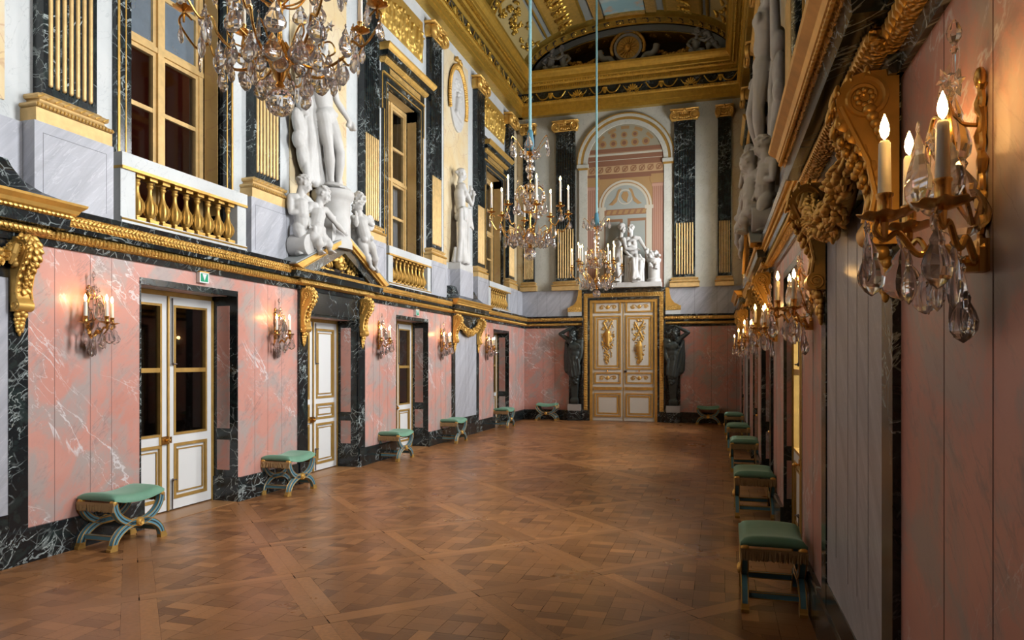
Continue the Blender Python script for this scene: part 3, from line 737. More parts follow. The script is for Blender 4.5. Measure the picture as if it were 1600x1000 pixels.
def window(side, i, c, lit):
    F, sg = side['F'], side['sg']
    r = structure('window_%d' % i, F @ T(XW, sg*c, 0))
    h = .70; gn = -.27
    m = MB()
    # black architrave with ears, gilded fillets
    def arch(y0, y1, n1): 
        for s in (-1, 1): a, b = sorted((s*y0, s*y1)); m.box(-.02, n1, a, b, 3.45, WT+.12)
        m.box(-.02, n1, -y1, y1, WT+.0 if y0 == h else WT+.12, WT+.12 if y0 == h else WT+.20)
    for s in (-1, 1):
        a, b = sorted((s*h, s*(h+.19))); m.box(-.30, .05, a, b, 3.06, WT+.20)
        a, b = sorted((s*(h+.12), s*(h+.245))); m.box(-.02, .04, a, b, WT-.45, WT+.22)
    m.box(-.30, .05, -h, h, WT, WT+.20)
    m.box(-.02, .065, -h-.20, h+.20, WT+.20, 7.19)
    m.build('architrave', M['green'], r, smooth=False)
    m = MB()
    for s in (-1, 1):
        for y, w, z1, n in ((h+.065, .014, WT+.075, .056), (h+.150, .026, WT-.45, .060)): a, b = sorted((s*y, s*(y+w))); m.box(0, n, a, b, 3.06, z1)
        a, b = sorted((s*(h+.215), s*(h+.235))); m.box(0, .052, a, b, WT-.45, WT+.20)
    m.box(0, .058, -h-.063, h+.063, WT+.06, WT+.08); m.box(0, .076, -h-.22, h+.22, WT+.19, WT+.225)
    m.build('gilt_fillet', M['gilt'], r, smooth=False)
    m = MB(); m.box(0, .075, -h+.02, h-.02, WT+.245, 7.10); m.build('carved_frieze', M['gilt_carved'], r, smooth=False)
    # cornice hood
    def lay(lv, nm, mat): m = MB(); m.loft([[(-.02, -a, z), (d, -a, z), (d, a, z), (-.02, a, z)] for z, a, d in lv]); m.build(nm, M[mat], r, smooth=False)
    lay([(7.13, h+.22, .08), (7.16, h+.25, .12), (7.20, h+.27, .14), (7.21, h+.27, .14)], 'hood_bed', 'gilt_fine')
    lay([(7.21, h+.32, .20), (7.30, h+.33, .21)], 'hood_fascia', 'green')
    lay([(7.30, h+.335, .215), (7.33, h+.36, .24), (7.38, h+.39, .27), (7.41, h+.395, .275)], 'hood_crown', 'gilt')
    lay([(7.41, h+.36, .24), (7.45, h+.27, .12), (7.52, h+.24, .05), (7.60, h+.23, .03)], 'hood_cap', 'green')
    # reveal lined in yellow marble
    m = MB()
    for s in (-1, 1):
        a, b = sorted((s*(h-.004), s*(h+.03))); m.box(gn+.05, -.025, a, b, 3.5, WT-.18)
    m.box(gn+.05, -.025, -h+.1, h-.1, WT-.004, WT+.03)
    m.build('reveal', M['yellow_deep'], r, smooth=False)
    # gilded sash frames: two casements under a transom, two lights above it
    g = MB(); z0, tr = 3.06, 5.24
    g.frame(-h, h, z0, WT, .07, gn-.05, gn+.03)
    g.box(gn-.05, gn+.045, -.045, .045, z0, WT); g.box(gn-.05, gn+.04, -h, h, tr-.03, tr+.03)
    for s in (-1, 1):
        a, b = sorted((s*.045, s*(h-.07)))
        for za, zb in ((z0+.07, tr-.03), (tr+.03, WT-.07)):
            g.frame(a, b, za, zb, .045, gn-.04, gn+.015)
        for z in (3.85, 4.545, 5.90): g.box(gn-.03, gn+.012, a, b, z-.025, z+.025)
    g.build('window_frame', M['gilt_pale'], r, smooth=False)
    if lit:
        p = MB(); p.box(gn-.02, gn-.014, -h, h, z0, WT); p.build('pane', M['clear'], r, smooth=False); return r
    p = MB(); p.box(gn-.02, gn-.014, -h, h, z0, tr); p.build('pane', M['glass'], r, smooth=False)
    p = MB(); p.box(gn-.02, gn-.014, -h, h, tr, WT); p.build('upper_pane', M['fogged_sheen'] if i == 2 else M['glass'], r, smooth=False)
    q = MB(); q.box(-2.0, -1.95, -1.6, 1.6, 2.9, 7.1); q.box(-2, -.36, -1.65, -1.6, 2.9, 7.1); q.box(-2, -.36, 1.6, 1.65, 2.9, 7.1); q.box(-2, -.36, -1.6, 1.6, 7.1, 7.15); q.box(-2, -.36, -1.6, 1.6, 2.88, 2.93)
    q.build('room_beyond', M['red_room' if i == 2 else 'grey_room'], r, smooth=False)
    if i == 3:
        cu = MB(); pts = []
        for s0, s1 in ((-.66, -.10), (.04, .62)):
            loop0 = []; loop1 = []
            for k in range(41):
                y = s0+(s1-s0)*k/40; x = -.40+.025*math.sin(k*1.1)+.01*math.sin(k*2.7); loop0.append((x, y, 3.0)); loop1.append((x-.01, y*.99, 5.20))
            cu.loft([loop0, loop1], cap=False, closed=False)
        cu.build('curtain', M['curtain'], r, recalc=False)
    return r
def relief_mesh(w, h, seed, n=70):
    rnd = random.Random(seed); b = MB(); b.box(-.03, .006, -w, w, 0, h)
    for q in range(9):                               # row of small figures
        y = -w*.85+1.7*w*q/8+rnd.uniform(-.05,.05); z = h*.12+rnd.uniform(0, h*.12); s = h*.52
        b.cap((.02, y, z), (.03, y+rnd.uniform(-.03,.03), z+s*.45), .04, .05); b.cap((.03, y, z+s*.45), (.035, y+rnd.uniform(-.04,.04), z+s*.8), .055, .045); b.ell((.05, y, z+s*.98), (.04,.035,.045))
        b.cap((.035, y, z+s*.78), (.05, y+rnd.choice((-1,1))*.12, z+s*rnd.uniform(.5,1.0)), .022, .018)
    for q in range(n):
        y = rnd.uniform(-w*.92, w*.92); z = rnd.uniform(.05, h*(.35+.5*rnd.random())); b.ell((.015, y, z), (.03, rnd.uniform(.03,.09), rnd.uniform(.02,.05)), Matrix.Rotation(rnd.uniform(0,3),3,'X'))
    return blob(b, .016, 1)
RELM = relief_mesh(.95, .84, 8)
def relief(F, y, z, lab, group='gilded relief panels', n=XW):
    r = link('relief_panel', RELM, M['gilt_relief'], None, F @ T(n+.01, y, z)); tag(r, lab, 'relief', group); return r
wn = [0]
def upper_wall(side):
    F, sg, nm = side['F'], side['sg'], side['nm']
    iv = lambda a, b: tuple(sorted((sg*a, sg*b)))
    w = MB(); h = .70
    for a, b in stretches([(c-h, c+h) for c in WINS]): y0, y1 = iv(a, b); w.box(XW-.45, XW, y0, y1, 3.0, 9.0)
    for c in WINS: y0, y1 = iv(c-h, c+h); w.box(XW-.45, XW, y0, y1, WT, 9.0); w.box(XW-.45, XW, y0, y1, 2.9, 3.06)
    w.build('wall_%s_upper' % nm, M['white'], None, F, smooth=False)['kind'] = 'structure'
    # grey dado between the pedestals
    m = MB()
    for a, b in ((2.72, 4.68), (8.50, 10.53), (14.28, 16.34)): y0, y1 = iv(a, b); m.box(XW-.01, XW+.05, y0, y1, 3.05, 3.80)
    y0, y1 = iv(19.85, 20.4); m.box(XW-.01, -.045, y0, y1, 3.05, 3.80)
    m.build('trim_%d' % (5 if sg > 0 else 6), M['grey'], None, F, smooth=False)['kind'] = 'structure'
    # yellow panels with a white margin
    m = MB()
    for a, b, z0 in ((2.80, 4.55, 3.95), (8.72, 10.30, 3.80), (14.55, 16.10, 3.95), (19.95, 20.4, 3.80)): y0, y1 = iv(a, b); m.box(XW-.01, XW+.015, y0, y1, z0, 8.78)
    m.build('trim_%d' % (7 if sg > 0 else 8), M['yellow'], None, F, smooth=False)['kind'] = 'structure'
    for i, u in enumerate(PILS):
        if u < 4: continue
        words = PLAB[nm][i]
        pd = thing('pedestal', words[1], 'pedestal', F @ T(0, sg*u, 0), 'grey marble pedestals')
        m = MB(); m.box(XW-.01, -.055, -.415, .415, 3.05, 3.812); m.build('block', M['grey'], pd, smooth=False)
        m = MB(); m.box(-.056, -.0538, -.335, -.331, 3.14, 3.72); m.box(-.056, -.0538, .331, .335, 3.14, 3.72); m.box(-.056, -.0538, -.335, .335, 3.716, 3.72); m.build('panel_line', M['grey_seam'], pd, smooth=False)
        r = pilaster(F, sg*u, words[0]); r.matrix_basis = F @ T(XW, sg*u, 3.812) @ Matrix.Diagonal((1, 1, 1.022, 1))
    for k, c in enumerate(WINS):
        wn[0] += 1; window(side, wn[0], c, sg < 0)
        if c < 4: continue
        balustrade(side, c, BLAB[nm][k])
        if sg > 0 and c > 7: relief(F, sg*c, 7.86, RLAB[nm][k])
PLAB = {'left': [('black pilaster outside the left edge of the photo', 'grey pedestal outside the left edge of the photo'),
    ('black fluted pilaster nearest on the lit wall, at upper far left', 'large grey pedestal with black hood at its foot, upper far left'),
    ('black fluted pilaster right of the nearest upper window, behind the nearest chandelier', 'grey pedestal between the first balustrade and the putti'),
    ('black fluted pilaster right of the tall nude statue', 'grey pedestal right of the putti, before the second balustrade'),
    ('black fluted pilaster left of the oval medallion', 'grey pedestal at the far end of the second balustrade'),
    ('black fluted pilaster right of the oval medallion', 'grey pedestal before the farthest balustrade on the lit wall'),
    ('black fluted pilaster at the far corner of the lit wall', 'grey pedestal at the far corner of the lit wall')],
  'right': [('', ''), ('dark pilaster above the big hood on the shaded wall', 'grey pedestal above the big hood, shaded wall'),
    ('dark fluted pilaster edge right of the carved nude on the shaded wall', 'grey pedestal nearer side of the shaded wall pediment'),
    ('dark fluted pilaster left of the carved nude on the shaded wall', 'grey pedestal farther side of the shaded wall pediment'),
    ('dark pilaster beyond the carved nude, third on the shaded wall', 'grey pedestal beyond the pediment on the shaded wall'),
    ('dark pilaster second from the far corner, shaded wall', 'grey pedestal second from the far corner, shaded wall'),
    ('dark pilaster at the far corner, shaded wall', 'grey pedestal at the far corner, shaded wall')]}
BLAB = {'left': ['gilded balustrade outside the left edge of the photo', 'large gilded balustrade of nine balusters under the nearest upper window', 'gilded balustrade right of the pediment', 'farthest small gilded balustrade on the lit wall'],
  'right': ['', 'balustrade under the nearer upper window, shaded wall', 'balustrade beyond the pediment, shaded wall', 'balustrade at the far end of the shaded wall']}
RLAB = {'left': ['gilded relief outside the left edge of the photo', 'gilded relief above the nearest upper window, out at the top', 'gilded figure relief above the middle window hood, top of photo', 'gilded figure relief above the farthest window, beside the chandelier crown'],
  'right': ['', 'gilded relief above the nearer window, shaded wall', 'gilded relief above the middle window, shaded wall', 'gilded relief above the farthest window, shaded wall']}
upper_wall(L); upper_wall(Rr)

# ------------------------------------------------------------------ entablature all round
def entab(idx, F, y0, y1, n0, orn=True):
    r = structure('trim_%d' % idx, F @ T(n0, 0, 0))
    m = MB(); m.extr([(-.1,8.995),(.13,8.995),(.13,9.11),(.15,9.115),(.15,9.25),(.17,9.255),(.17,9.30),(.20,9.33),(.215,9.38),(-.1,9.38)], y0, y1); m.build('architrave', M['gilt_rich'], r, smooth=False)
    m = MB(); m.extr([(-.1,9.38),(.13,9.38),(.13,9.68),(-.1,9.68)], y0, y1); m.build('frieze', M['green'], r, smooth=False)
    m = MB(); m.extr([(-.1,9.68),(.15,9.68),(.20,9.72),(.20,9.82),(.24,9.825),(.27,9.87),(.40,9.88),(.42,9.895),(.42,9.99),(.43,10.0),(.45,10.03),(.49,10.07),(.52,10.12),(.53,10.18),(-.1,10.18)], y0, y1); m.build('cornice', M['gilt_rich'], r, smooth=False)
    if not orn: return
    d = MB(); b = MB(); o = MB(); e = MB(); u = y0+.3
    lo, hi = y0, y1
    while u < hi-.3:
        d.box(.19, .245, u-.018, u+.018, 9.735, 9.815); u += .062
    u = lo+.3
    while u < hi-.3:
        b.ell((.33, u, 9.86), (.035, .030, .022), None, 1); b.ell((.16, u, 9.245), (.014, .022, .014), None, 1); e.ell((.215, u+.02, 9.345), (.02, .018, .03), None, 1); u += .075
    # gilded anthemion and festoon scrolls on the black frieze
    u = lo+.5; k = 0
    while u < hi-.4:
        if k % 2 == 0:
            for s in (-1, 1):
                o.spiral((.14, u+s*.12, 9.47), .075, 1.5, .020, 'yz', s, 5, PI/2); o.tube([(.14, u+s*.05, 9.44), (.15, u+s*.2, 9.5), (.145, u+s*.27, 9.60)], [.02, .018, .008], 5)
            for q in range(5): a = PI*(.2+.15*q); o.cap((.14, u, 9.45), (.15, u+.14*math.cos(a), 9.46+.15*math.sin(a)), .014, .024, 6)
        else:
            o.ell((.15, u, 9.52), (.03, .055, .08)); o.ell((.16, u, 9.60), (.03, .08, .03))
            for s in (-1, 1): o.tube(bez([(.145, u+s*.04, 9.60), (.15, u+s*.13, 9.47), (.15, u+s*.30, 9.46), (.145, u+s*.44, 9.64)], 5), .020, 6)
        u += .80; k += 1
    d.build('dentil', M['gilt_rich'], r, smooth=False); b.build('cornice_bead', M['gilt_rich'], r); e.build('leaf_moulding', M['gilt_rich'], r); o.build('frieze_ornament', M['gilt_rich'], r)
entab(9, FL, U0, 20.6, XW+.09); entab(10, FR, -20.6, -U0, XW+.09); entab(11, FF, -6.1, 1.1, .06)
entab(12, FN, -1.2, 6.1, 0, False)

# ------------------------------------------------------------------ vaulted ceiling
CX, VA, VB, VZ = -2.54, 2.95, 1.22, 10.14
def vpt(a, y, off=0): return (CX+(VA-off)*math.cos(a), y, VZ+(VB-off)*math.sin(a))
def vpatch(m, a0, a1, y0, y1, off, th=.03, n=16):
    loops = []
    for k in range(n+1):
        a = a0+(a1-a0)*k/n; loops.append([vpt(a, y0, off), vpt(a, y1, off), vpt(a, y1, off-th), vpt(a, y0, off-th)])
    m.loft(loops)
cl = structure('ceiling')
m = MB(); vpatch(m, 0, PI, U0, 20.2, -.05, .10, 48); m.build('vault', M['ceiling_strip'], cl)
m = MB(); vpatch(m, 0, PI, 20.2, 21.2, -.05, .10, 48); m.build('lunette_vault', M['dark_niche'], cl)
m = MB(); m.box(-6.6, -5.3, U0, 21.3, 10.17, 10.22); m.box(.15, 1.6, U0, 21.3, 10.17, 10.22); m.build('cornice_top', M['gilt_rich'], cl, smooth=False)
RIBS = [19.82, 16.35, 12.95, 9.55, 6.15, 2.75, -.65]
m = MB(); ro = MB(); dkc = MB(); fr = MB(); gp = MB(); yp = MB(); fg = MB(); sk = MB(); gb = MB()
rnd = random.Random(9)
for y in RIBS:
    vpatch(m, 0, PI, y-.20, y+.20, .11, .17, 40); vpatch(fr, 0, PI, y-.20, y-.165, .135, .04, 40); vpatch(fr, 0, PI, y+.165, y+.20, .135, .04, 40)
    if y > 9:
        for k in range(26):
            a = PI*(k+.5)/26; c = vpt(a, y, .125)
            R = Matrix.Rotation(PI/2-a, 3, 'Y')
            s0 = len(dkc.v); dkc.box(-.105, .105, -.115, .115, -.004, .004); dkc.xform(Matrix.Translation(vpt(a, y, .113)) @ R.to_4x4(), s0); s0 = len(ro.v)
            ro.ell((0,0,0), (.035,.035,.04), None, 1)
            for q in range(6): t = 2*PI*q/6; ro.ell((.062*math.cos(t), .062*math.sin(t), 0), (.04,.04,.028), None, 1)
            ro.xform(Matrix.Translation(c) @ R.to_4x4(), s0)
for i in range(len(RIBS)-1):
    y1 = RIBS[i]-.34; y0 = RIBS[i+1]+.34
    for q in (0, 1):
        A = (lambda t: t*PI) if q == 0 else (lambda t: PI-t*PI)
        def P(mb, t0, t1, ya, yb, off, th=.03): a, b = sorted((A(t0), A(t1))); vpatch(mb, a, b, ya, yb, off, th, 10)
        P(yp, .06, .215, y0, y1, .02); P(gp, .255, .375, y0, y1, .03); P(gb, .405, .435, y0-.05, y1+.05, .06, .1)
        P(fr, .225, .232, y0, y1, .05, .06); P(fr, .25, .257, y0, y1, .05, .06); P(fr, .372, .38, y0, y1, .05, .06)
        if y1 > 12:
            for k in range(26):
                a = A(rnd.uniform(.09, .19)); y = rnd.uniform(y0+.12, y1-.12); s0 = len(fg.v)
                fg.cap((0,0,0), (rnd.uniform(-.12,.12), rnd.uniform(-.12,.12), 0), .05, .03, 8); fg.ell((rnd.uniform(-.1,.1), .1, 0), (.05,.05,.05))
                fg.xform(Matrix.Translation(vpt(a, y, .07)) @ Matrix.Rotation(PI/2-a, 4, 'Y'), s0)
            for k in range(7):
                a = A(.315); y = y0+(y1-y0)*(k+.5)/7; s0 = len(fg.v)
                for s in (-1, 1): fg.spiral((s*.12, 0, 0), .12, 1.6, .032, 'xz', s, 5); 
                fg.ell((0, 0, 0), (.07,.05,.1)); 
                for w in range(6): fg.ell((rnd.uniform(-.22,.22), 0, rnd.uniform(-.18,.18)), (.05,.03,.035), Matrix.Rotation(rnd.uniform(0,3),3,'Y'), 1)
                fg.xform(Matrix.Translation(vpt(a, y, .08)) @ Matrix.Rotation(PI/2-a, 4, 'Y') @ Matrix.Rotation(PI/2, 4, 'X'), s0)
    a0, a1 = .44*PI, .56*PI
    vpatch(sk, a0, a1, y0, y1, .02, .03, 12); vpatch(gb, a0, a1, y0-.12, y0+.03, .06, .1, 12); vpatch(gb, a0, a1, y1-.03, y1+.12, .06, .1, 12)
m.build('rib', M['gilt_rich'], cl); dkc.build('coffer', M['dark_niche'], cl, smooth=False); fr.build('rib_moulding', M['gilt_rich'], cl); ro.build('rosette', M['gilt_rich'], cl); yp.build('yellow_panel', M['ochre_panel'], cl); gp.build('gilt_panel', M['gilt_relief'], cl)
fg.build('ceiling_relief', M['gilt_rich'], cl); sk.build('painted_sky', M['sky'], cl); gb.build('leaf_border', M['gilt_carved'], cl)

# lunette at the far end: deep recess with a second rib, dark back wall
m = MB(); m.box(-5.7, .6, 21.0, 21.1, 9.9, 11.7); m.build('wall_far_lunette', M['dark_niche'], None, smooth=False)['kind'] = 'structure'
m = MB(); m.box(-6.2, 1.2, 20.4, 21.1, 10.12, 10.18); m.build('trim_13', M['gilt_rich'], None, smooth=False)['kind'] = 'structure'
cl2 = structure('trim_14'); m = MB(); ro = MB()
loops = []
for k in range(41):
    a = PI*k/40; loops.append([(CX+r*math.cos(a), y, VZ+q*math.sin(a)) for r, q, y in ((2.62, .98, 20.30), (2.62, .98, 20.95), (2.80, 1.16, 20.95), (2.80, 1.16, 20.30))])
m.loft(loops); m.build('inner_arch', M['gilt_rich'], cl2)
m = MB(); m.loft([[(CX+r*math.cos(a), y, VZ+q*math.sin(a)) for r, q, y in ((2.64, 1.0, 20.24), (2.64, 1.0, 20.305), (2.86, 1.16, 20.305), (2.86, 1.16, 20.24))] for a in [PI*k/40 for k in range(41)]]); m.build('grey_arch_band', M['grey_band'], cl2)
for k in range(18):
    a = PI*(k+.5)/18; c = (CX+2.60*math.cos(a), 20.55, VZ+.96*math.sin(a)); s0 = len(ro.v); ro.ell((0,0,0), (.04,.04,.03), None, 1)
    for q in range(6): t = 2*PI*q/6; ro.ell((.07*math.cos(t), .07*math.sin(t), 0), (.042,.042,.025), None, 1)
    ro.xform(Matrix.Translation(c) @ Matrix.Rotation(PI/2-a, 4, 'Y'), s0)
ro.build('rosette', M['gilt_rich'], cl2)
# ------------------------------------------------------------------ far wall
XL, XR_, DC = -5.75, .60, -2.69
w = MB(); w.box(-.6, 0, -6.2, DC-1.0, 0, 3.0); w.box(-.6, 0, DC+1.0, 1.1, 0, 3.0)
w.build('wall_far', M['pink'], None, FF, smooth=False)['kind'] = 'structure'
w = MB(); w.box(-.6, 0, -6.2, 1.2, 3.53, 10.1); w.box(-.6, 0, -6.2, DC-1, 3.0, 3.53); w.box(-.6, 0, DC+1, 1.2, 3.0, 3.53)
w.build('wall_far_upper', M['farwhite'], None, FF, smooth=False)['kind'] = 'structure'
m = MB(); m.box(-.01, .012, -6.1, -5.62, 3.8, 8.99); m.box(-.01, .012, .31, 1.2, 3.8, 8.99)
m.build('trim_15', M['yellow'], None, FF, smooth=False)['kind'] = 'structure'
m = MB()
for a, b in ((-6.1, DC-1.19), (DC+1.19, 1.1)): m.box(-.01, .035, a, b, 0, .27); m.extr([(0,.27),(.035,.27),(.028,.292),(0,.292)], a, b)
m.build('baseboard_far', M['green'], None, FF, smooth=False)['kind'] = 'structure'
m = MB()
for x in (-5.08, -4.72, -.72, -.25, .18, .42): m.box(-.01, .0015, x-.003, x+.003, .29, 2.72)
m.build('trim_16', M['seam'], None, FF, smooth=False)['kind'] = 'structure'
m = MB()
for a, b in ((-6.1, DC-1.19), (DC+1.19, 1.2)): m.box(-.01, .045, a, b, 3.05, 3.81)
m.build('trim_17', M['grey'], None, FF, smooth=False)['kind'] = 'structure'
m = MB()
for x in (-5.25, -4.95, -4.55, -.7, -.1, .2): m.box(.044, .0465, x-.003, x+.003, 3.06, 3.80)
m.build('trim_18', M['grey_seam'], None, FF, smooth=False)['kind'] = 'structure'
tr = structure('trim_19', FF); k = MB(); g = MB(); g2 = MB(); bd = MB()
for a, b in ((-6.1, DC-1.19), (DC+1.19, 1.1)):
    k.extr([(0,2.715),(.022,2.715),(.03,2.775),(0,2.775)], a, b); k.extr([(0,2.862),(.10,2.862),(.112,2.905),(0,2.905)], a, b); k.extr([(0,3.0),(.155,3.0),(.165,3.045),(.15,3.052),(0,3.052)], a, b)
    g.extr([(0, 2.775)] + [(.035+.05*math.sin(t), 2.818-.043*math.cos(t)) for t in [PI*i/8 for i in range(9)]] + [(0, 2.862)], a, b)
    g2.extr([(0,2.905),(.112,2.905),(.150,3.0),(0,3.0)], a, b); u = a
    while u < b: bd.ell((.130, u, 2.95), (.02, .026, .04), None, 1); u += .06
k.build('cornice_stone', M['green'], tr, smooth=False); g.build('bead_moulding', M['gilt_fine'], tr); g2.build('leaf_frieze', M['gilt_fine'], tr, smooth=False); bd.build('frieze_leaves', M['gilt'], tr)

for x, lab, p in ((-5.50, 'dark narrow pilaster in the far left corner, half behind the middle chandelier', PIL), (-4.38, 'black fluted pilaster left of the painted arch on the end wall', PILF), (-.97, 'black fluted pilaster right of the painted arch on the end wall', PILF), (.10, 'black fluted pilaster near the right corner of the end wall', PIL)):
    r = pilaster(FF, x, lab, 0, p); r.matrix_basis = FF @ T(-.02 if p is PIL else 0, x, 3.812) @ Matrix.Diagonal((1, .62 if x > 0 or x < -5 else .96, 1.022, 1))

# big double door
dr = structure('door_11', FF @ T(0, DC, 0))
dh = .965; top = 3.50
m = MB(); m.box(-.3, -.02, -1.0, 1.0, 0, 3.53); m.build('backing', M['cream_paint'], dr, smooth=False)
for sgn in (-1, 1):
    a, b = sorted((sgn*.012, sgn*(dh-.07))); st = .075
    m = MB(); m.box(-.02, .012, a, b, .01, top-.02)
    pans = [(.12, .81), (1.08, 1.41), (1.49, 3.05), (3.13, 3.46)]
    lf = m.build('leaf', M['cream_paint'], dr, smooth=False)
    g = MB()
    for za, zb in pans:
        g.frame(a+st-.02, b-st+.02, za, zb, .045, .0, .036)
        if zb-za > .5: g.frame(a+st+.055, b-st-.055, za+.075, zb-.075, .045, .0, .020)
    g.box(0, .045, a+.04, b-.04, .90, .985); g.box(0, .055, a+.03, b-.03, .955, .985)
    g.build('moulding', M['gilt'], lf, smooth=False)
    # gilded trophies and scrolls
    c = (a+b)/2; o = MB(); rnd = random.Random(20+sgn)
    o.cap((.02, c-.12, 2.85), (.02, c+.12, 2.35), .022, .022); o.cap((.02, c+.12, 2.85), (.02, c-.12, 2.35), .022, .022)
    for q in range(130):
        z = rnd.uniform(1.66, 2.93); wd = .16*(1-((z-2.5)/.95)**2)+.03; y = c+rnd.uniform(-wd, wd)
        o.ell((.02, y, z), (.020, rnd.uniform(.018,.042), rnd.uniform(.010,.020)), Matrix.Rotation(rnd.uniform(0,3),3,'X'))
    if sgn < 0: o.cap((.02, c, 2.55), (.02, c, 2.20), .09, .05); o.ell((.025, c, 2.33), (.03, .14, .09))
    else: o.ell((.025, c, 2.22), (.035, .07, .09)); o.cap((.02, c, 2.15), (.02, c+.03, 1.75), .10, .04); o.ell((.03, c, 1.73), (.02, .05, .05))
    o.tube([(.02, c+.06*math.sin(t*2), 2.2-.55*t/6.3) for t in [i*.3 for i in range(22)]], .018, 6)
    for s in (-1, 1): o.spiral((.02, c+s*.05, 2.93), .045, 1.2, .012, 'yz', s)
    link('trophy_ornament', blob(o, .009, 0), M['gilt'], lf)
    o = MB()
    for zc in (1.245, 3.295):
        o.ell((.012, c, zc), (.02, .05, .06)); o.box(-.0, .008, c-.26, c+.26, zc-.075, zc-.068); o.box(0, .008, c-.26, c+.26, zc+.068, zc+.075)
        for s in (-1, 1):
            o.spiral((.012, c+s*.19, zc), .062, 2, .012, 'yz', s); o.tube([(.012, c+s*.03, zc-.04), (.012, c+s*.10, zc+.04), (.012, c+s*.19, zc+.06)], .012, 6); o.ell((.014, c+s*.19, zc), (.02, .022, .022), None, 1)
    o.build('scroll_ornament', M['gilt'], lf)
    k = MB(); k.ell((.07, c-.0, 1.45), (.03, .03, .026)); k.tube([(.01, c, 1.45), (.07, c, 1.45)], .012)
    k.build('knob', M['brass'], lf)
m = MB(); m.box(.0, .035, .02, .10, 1.40, 1.46); m.build('lock', M['iron'], dr, smooth=False)
m = MB(); m.tube([(.014, 0, .02), (.014, 0, 3.45)], .014, 8); m.build('astragal', M['gilt_dull'], dr)
def surround(r, y0, y1, zt, w, n, nm, mat):
    m = MB(); m.box(-.02, n, y0, y0+w, 0 if mat != 'gilt_carved' else .30, zt); m.box(-.02, n, y1-w, y1, 0 if mat != 'gilt_carved' else .30, zt); m.box(-.02, n, y0+w, y1-w, zt-w, zt); m.build(nm, M[mat], r, smooth=False)
sr = thing('great_door_surround', 'carved gold and black marble frame around the white double door on the end wall', 'door surround', FF @ T(0, DC, 0))
surround(sr, -.97, .97, 3.50, .075, .07, 'inner_gilt_frame', 'gilt'); surround(sr, -1.03, 1.03, 3.56, .06, .09, 'inner_marble_band', 'green')
surround(sr, -1.145, 1.145, 3.70, .115, .10, 'carved_band', 'gilt_carved'); surround(sr, -1.195, 1.195, 3.76, .05, .11, 'outer_marble_band', 'green')
m = MB(); m.box(-.02, .13, -1.19, 1.19, 3.76, 3.82); m.box(0, .115, -1.20, -.97, 0, .30); m.box(0, .115, .97, 1.20, 0, .30); m.build('cap_and_plinth', M['green'], sr, smooth=False)
m = MB(); 
for s in (-1, 1):
    z = .36
    while z < 3.6: m.ell((.105, s*1.088, z), (.02, .045, .035), Matrix.Rotation(.5*s, 3, 'X'), 1); z += .07
y = -1.05
while y < 1.06: m.ell((.105, y, 3.643), (.02, .035, .045), Matrix.Rotation(.5, 3, 'X'), 1); y += .07
m.build('carved_leaves', M['gilt'], sr)
for s, lab in ((-1, 'gilded scroll flanking the top of the end wall door, left side'), (1, 'gilded scroll flanking the top of the end wall door, right side')):
    r = thing('side_scroll', lab, 'bracket', FF @ T(.05, DC+s*1.2, 3.05), 'scrolls beside the great door')
    m = MB(); out = [(0, .76), (s*.10, .76), (s*.11, .62), (s*.15, .45), (s*.24, .33), (s*.36, .27), (s*.36, .12), (0, .12)]
    m.slab(out, 0, .07); m.build('scroll_body', M['gilt'], r, smooth=False)
    m = MB(); m.box(0, .085, *sorted((0, s*.42)), .12, .25); m.build('bead_band', M['gilt_fine'], r, smooth=False)
    m = MB(); m.box(0, .075, *sorted((0, s*.40)), 0.0, .12); m.build('block', M['white'], r, smooth=False)

# painted arch: flat trompe l'oeil painting on the end wall
for nm, c in (('p_wall', (.38,.22,.125)), ('p_dome', (.35,.32,.23)), ('p_brown', (.30,.15,.075)), ('p_red', (.25,.115,.065)), ('p_cream', (.58,.53,.42)), ('p_grey', (.36,.38,.34)), ('p_column', (.36,.18,.12)), ('p_column_light', (.50,.29,.21)), ('p_ochre', (.40,.24,.10)), ('p_tan', (.52,.34,.18))): simple('mural_' + nm[2:], c, .7)  # dim light high up is put into the red, column and grey colours
mu = thing('mural', 'painted arch with coffered dome and grey doors behind the seated couple', 'painting', FF @ T(0, -2.64, 0))
SP = 7.48
def disc(m, y, z, r, x0, x1, a0=0, a1=2*PI, n=32, r2=0):
    if r2: 
        pts = [(y+r*math.cos(a0+(a1-a0)*k/n), z+r*math.sin(a0+(a1-a0)*k/n)) for k in range(n+1)]
        q = [(y+r2*math.cos(a0+(a1-a0)*k/n), z+r2*math.sin(a0+(a1-a0)*k/n)) for k in range(n+1)]
        m.loft([[(x0, *pts[k]), (x1, *pts[k]), (x1, *q[k]), (x0, *q[k])] for k in range(n+1)])
    else: m.slab([(y+r*math.cos(a0+(a1-a0)*k/n), z+r*math.sin(a0+(a1-a0)*k/n)) for k in range(n+(0 if a1-a0 > 6.2 else 1))], x0, x1)
LY = lambda k: (.001, .004+.0022*k)
def part(nm, mat, k, fn): m = MB(); fn(m, *LY(k)); return m.build(nm, M['mural_'+mat], mu, smooth=False)
def f(m, a, b): m.box(a, b, -1.12, 1.12, 3.82, SP); disc(m, 0, SP, 1.12, a, b, 0, PI)
part('painted_ground', 'wall', 0, f)
part('painted_dome', 'dome', 1, lambda m, a, b: m.slab([(math.cos(t)*1.1, max(7.88, SP+math.sin(t)*1.1)) for t in [PI*(.115+.77*k/30) for k in range(31)]], a, b))
def f(m, a, b):
    for y in (-.65,-.34,-.03,.28,.59): disc(m, y, 8.03, .115, a, b, n=8)
    for y in (-.34,-.03,.28): disc(m, y, 8.265, .095, a, b, n=8)
    for k in range(5): t = PI*(.25+.125*k); disc(m, 0, SP, 1.04, a, b, t-.12, t+.12, 6, .95)
part('painted_coffers', 'ochre', 2, f)
